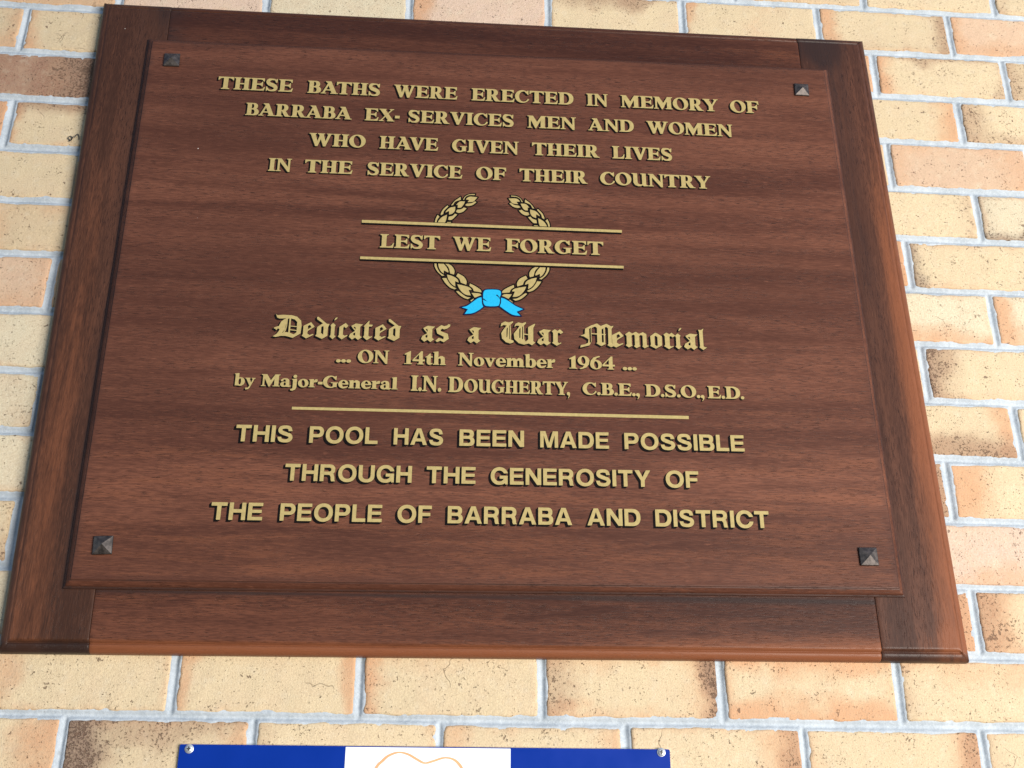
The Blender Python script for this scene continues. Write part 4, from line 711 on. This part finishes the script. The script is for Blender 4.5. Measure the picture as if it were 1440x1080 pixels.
# rules
P_ = Paint(); q4 = lambda a, b, c, d: [[a, b, c, d]]; idt = lambda a, b: (a, b)
for (x0, zt0, zb0), (x1, zt1, zb1), dk in (((.1997, .7320, .7271), (.6001, .7339, .7293), 1), ((.2008, .6678, .6633), (.6006, .6702, .6657), 1), ((.1197, .4195, .4154), (.6864, .4253, .4203), 0)):
    P2 = Paint(); P2.loops(q4((x0, zb0), (x1, zb1), (x1, zt1), (x0, zt0)), YF-.0004, 0, idt)
    if dk: P2.loops(q4((x0-.0004, zb0-.0030), (x1-.0008, zb1-.0030), (x1-.0008, zb1+.002), (x0-.0004, zb0+.002)), YS-.0004, 1, idt)
    P2.build('rule_line', [M_gold, M_black])
# wreath and ribbon
AX, SLP = .39950, .0062
def mir(L): return [(2*AX-a, b+SLP*2*(AX-a)) for a, b in L][::-1]
def grown(polys, grow, h=.0003):
    A_ = np.array([p for l in polys for p in l]); x0, y0 = A_.min(0)-.004; x1, y1 = A_.max(0)+.004
    X, Y = np.meshgrid(np.arange(x0, x1, h), np.arange(y0, y1, h)); d = np.full(X.shape, 1.)
    for l in polys: d = np.minimum(d, sd_poly(X, Y, l))
    return [[(x0+a*h, y0+b*h) for a, b in L] for L in contours(d-grow, 0, 0, 1.0)]
for grp in (LEAVES[:12], [mir(l) for l in LEAVES[:12]], LEAVES[12:], [mir(l) for l in LEAVES[12:]]):
    P_ = Paint(); P_.loops(grown(grp, .00145), YS, 1, idt)
    for l in grp: P_.loops(grown([l], -.00058), YF, 0, idt)
    P_.build('laurel_spray', [M_gold, M_black])
P_ = Paint()
P_.loops(grown(RIBBON, .00145), YF-.0002, 1, idt)
for l in RIBBON: P_.loops(grown([l], -.00050), YF-.0005, 0, idt)
for cr in CREASES:
    c = np.array(cr); nrm = np.array([(c[-1]-c[0])[1], -(c[-1]-c[0])[0]]); nrm = nrm/np.linalg.norm(nrm)*.00105
    L = [tuple(p+nrm*(1-.5*i)) for i, p in enumerate(c)]+[tuple(p-nrm*(1-.5*i)) for i, p in reversed(list(enumerate(c)))]
    P_.loops([L], YF-.0008, 1, idt)
P_.build('ribbon', [M_blue, M_navy])['label'] = 'bright blue knotted ribbon under the wreath'
# ---------------------------------------------------------------- square pyramid studs
for (x, z), rot, sz in (((-.1204, 1.0166), 2, .0245), ((.9138, 1.0228), -1, .0235), ((.9266, .2226), 1, .0255), ((-.1104, .2125), 3, .0250)):
    prof = [(.98, 0), (1.0, .0006), (1.0, .0030), (.95, .0036), (.50, .0063), (.05, .0090)]
    V, F = [], []; n = 4; a = math.radians(rot); sub = 6
    for k, (f, h) in enumerate(prof):
        hs = sz/2*f
        for c, (ux, uz) in enumerate(((-1, -1), (1, -1), (1, 1), (-1, 1))):
            X, Z = ux*hs, uz*hs
            V.append((x+X*math.cos(a)-Z*math.sin(a), PF-h+.0002, z+X*math.sin(a)+Z*math.cos(a)))
        if k:
            for c in range(4): F.append(((k-1)*4+c, (k-1)*4+(c+1) % 4, k*4+(c+1) % 4, k*4+c))
    F.append(tuple(len(V)-4+i for i in range(4)))
    mesh_py('stud', V, F, M_stud, plaque)
# ---------------------------------------------------------------- blue sign under the plaque
sign = thing('wall_sign', 'blue and white printed sign screwed to the bricks below the wooden plaque', 'sign', (.327, -.003, -.30))
sx0, sx1, sz1, sz0, sy = .0143, .6400, -.0342, -.30, -.0052
def plate(x0, x1, z0, z1, y0, y1, rc, mat, name, par, tilt=.0022, side=None):
    pts = []
    for cx, cz, a0 in ((x1-rc, z0+rc, -90), (x1-rc, z1-rc, 0), (x0+rc, z1-rc, 90), (x0+rc, z0+rc, 180)):
        for k in range(5):
            a = math.radians(a0+k*22.5); px = cx+rc*math.cos(a); pts.append((px, cz+rc*math.sin(a)+tilt*(px-.327)))
    n = len(pts); V = [(a, y1, b) for a, b in pts]+[(a, y0, b) for a, b in pts]
    F = [tuple(range(n))]+[(i, n+i, n+(i+1) % n, (i+1) % n) for i in range(n)]
    return mesh_py(name, V, F, mat if side is None else [mat, side], par, None if side is None else [0]+[1]*n)
plate(sx0, sx1, sz0, sz1, -.0008, sy, .0022, M_signblue, 'plate', sign, side=M_signwhite)
plate(.2222, .4326, sz0+.02, sz1-.0012, sy-.00005, sy-.0003, .0004, M_signwhite, 'white_panel', sign)
cur = [(.2480, -.105), (.2520, -.085), (.2618, -.0608), (.2694, -.0522), (.2772, -.0456), (.2893, -.0415), (.3016, -.0437), (.3133, -.0498), (.3232, -.0541), (.3345, -.0514), (.3475, -.0475), (.359, -.049), (.3673, -.0554), (.3720, -.0640), (.3790, -.085), (.3820, -.105)]
S_ = spline([(a, b, 0) for a, b in cur], 6)[:, :2]; T_ = np.gradient(S_, axis=0); T_ /= np.linalg.norm(T_, axis=1)[:, None]; Nn = np.stack([-T_[:, 1], T_[:, 0]], 1)
wd = .00095+.0008*np.clip(np.abs(T_[:, 1])*1.3, 0, 1); A_, B_ = S_+Nn*wd[:, None], S_-Nn*wd[:, None]
V = [(a, sy-.0006, b) for a, b in A_]+[(a, sy-.0006, b) for a, b in B_]; n = len(A_)
mesh_py('orange_outline', V, [(i, n+i, n+i+1, i+1) for i in range(n-1)], M_orange, sign)
for x, z in ((.0265, -.0404), (.6286, -.0374)):
    V, F = [], []; k = 28
    prof = [(.0056, 0), (.0056, .0007), (.0052, .0010), (.0046, .0010), (.0045, .0013), (.0041, .0022), (.0031, .0029), (.0016, .0032), (.0004, .0033)]
    for i, (rr, h) in enumerate(prof):
        for j in range(k): V.append((x+rr*math.cos(2*math.pi*j/k), sy-h, z+rr*math.sin(2*math.pi*j/k)))
        if i: F += [((i-1)*k+j, (i-1)*k+(j+1) % k, i*k+(j+1) % k, i*k+j) for j in range(k)]
    F.append(tuple(range(len(V)-k, len(V))))
    sc = mesh_py('screw', V, F, M_zinc, sign, smooth=True)
    a, b = .0026, .00085; r_ = random.uniform(-.3, .6)
    cross = [(-a, -b), (-b, -b), (-b, -a), (b, -a), (b, -b), (a, -b), (a, b), (b, b), (b, a), (-b, a), (-b, b), (-a, b)]
    mesh_py('cross_recess', [(x+p*math.cos(r_)-q_*math.sin(r_), sy-.0036, z+p*math.sin(r_)+q_*math.cos(r_)) for p, q_ in cross], [(0, 1, 10, 11), (4, 5, 6, 7), (1, 2, 3, 4, 7, 8, 9, 10)], M_dark, sc)
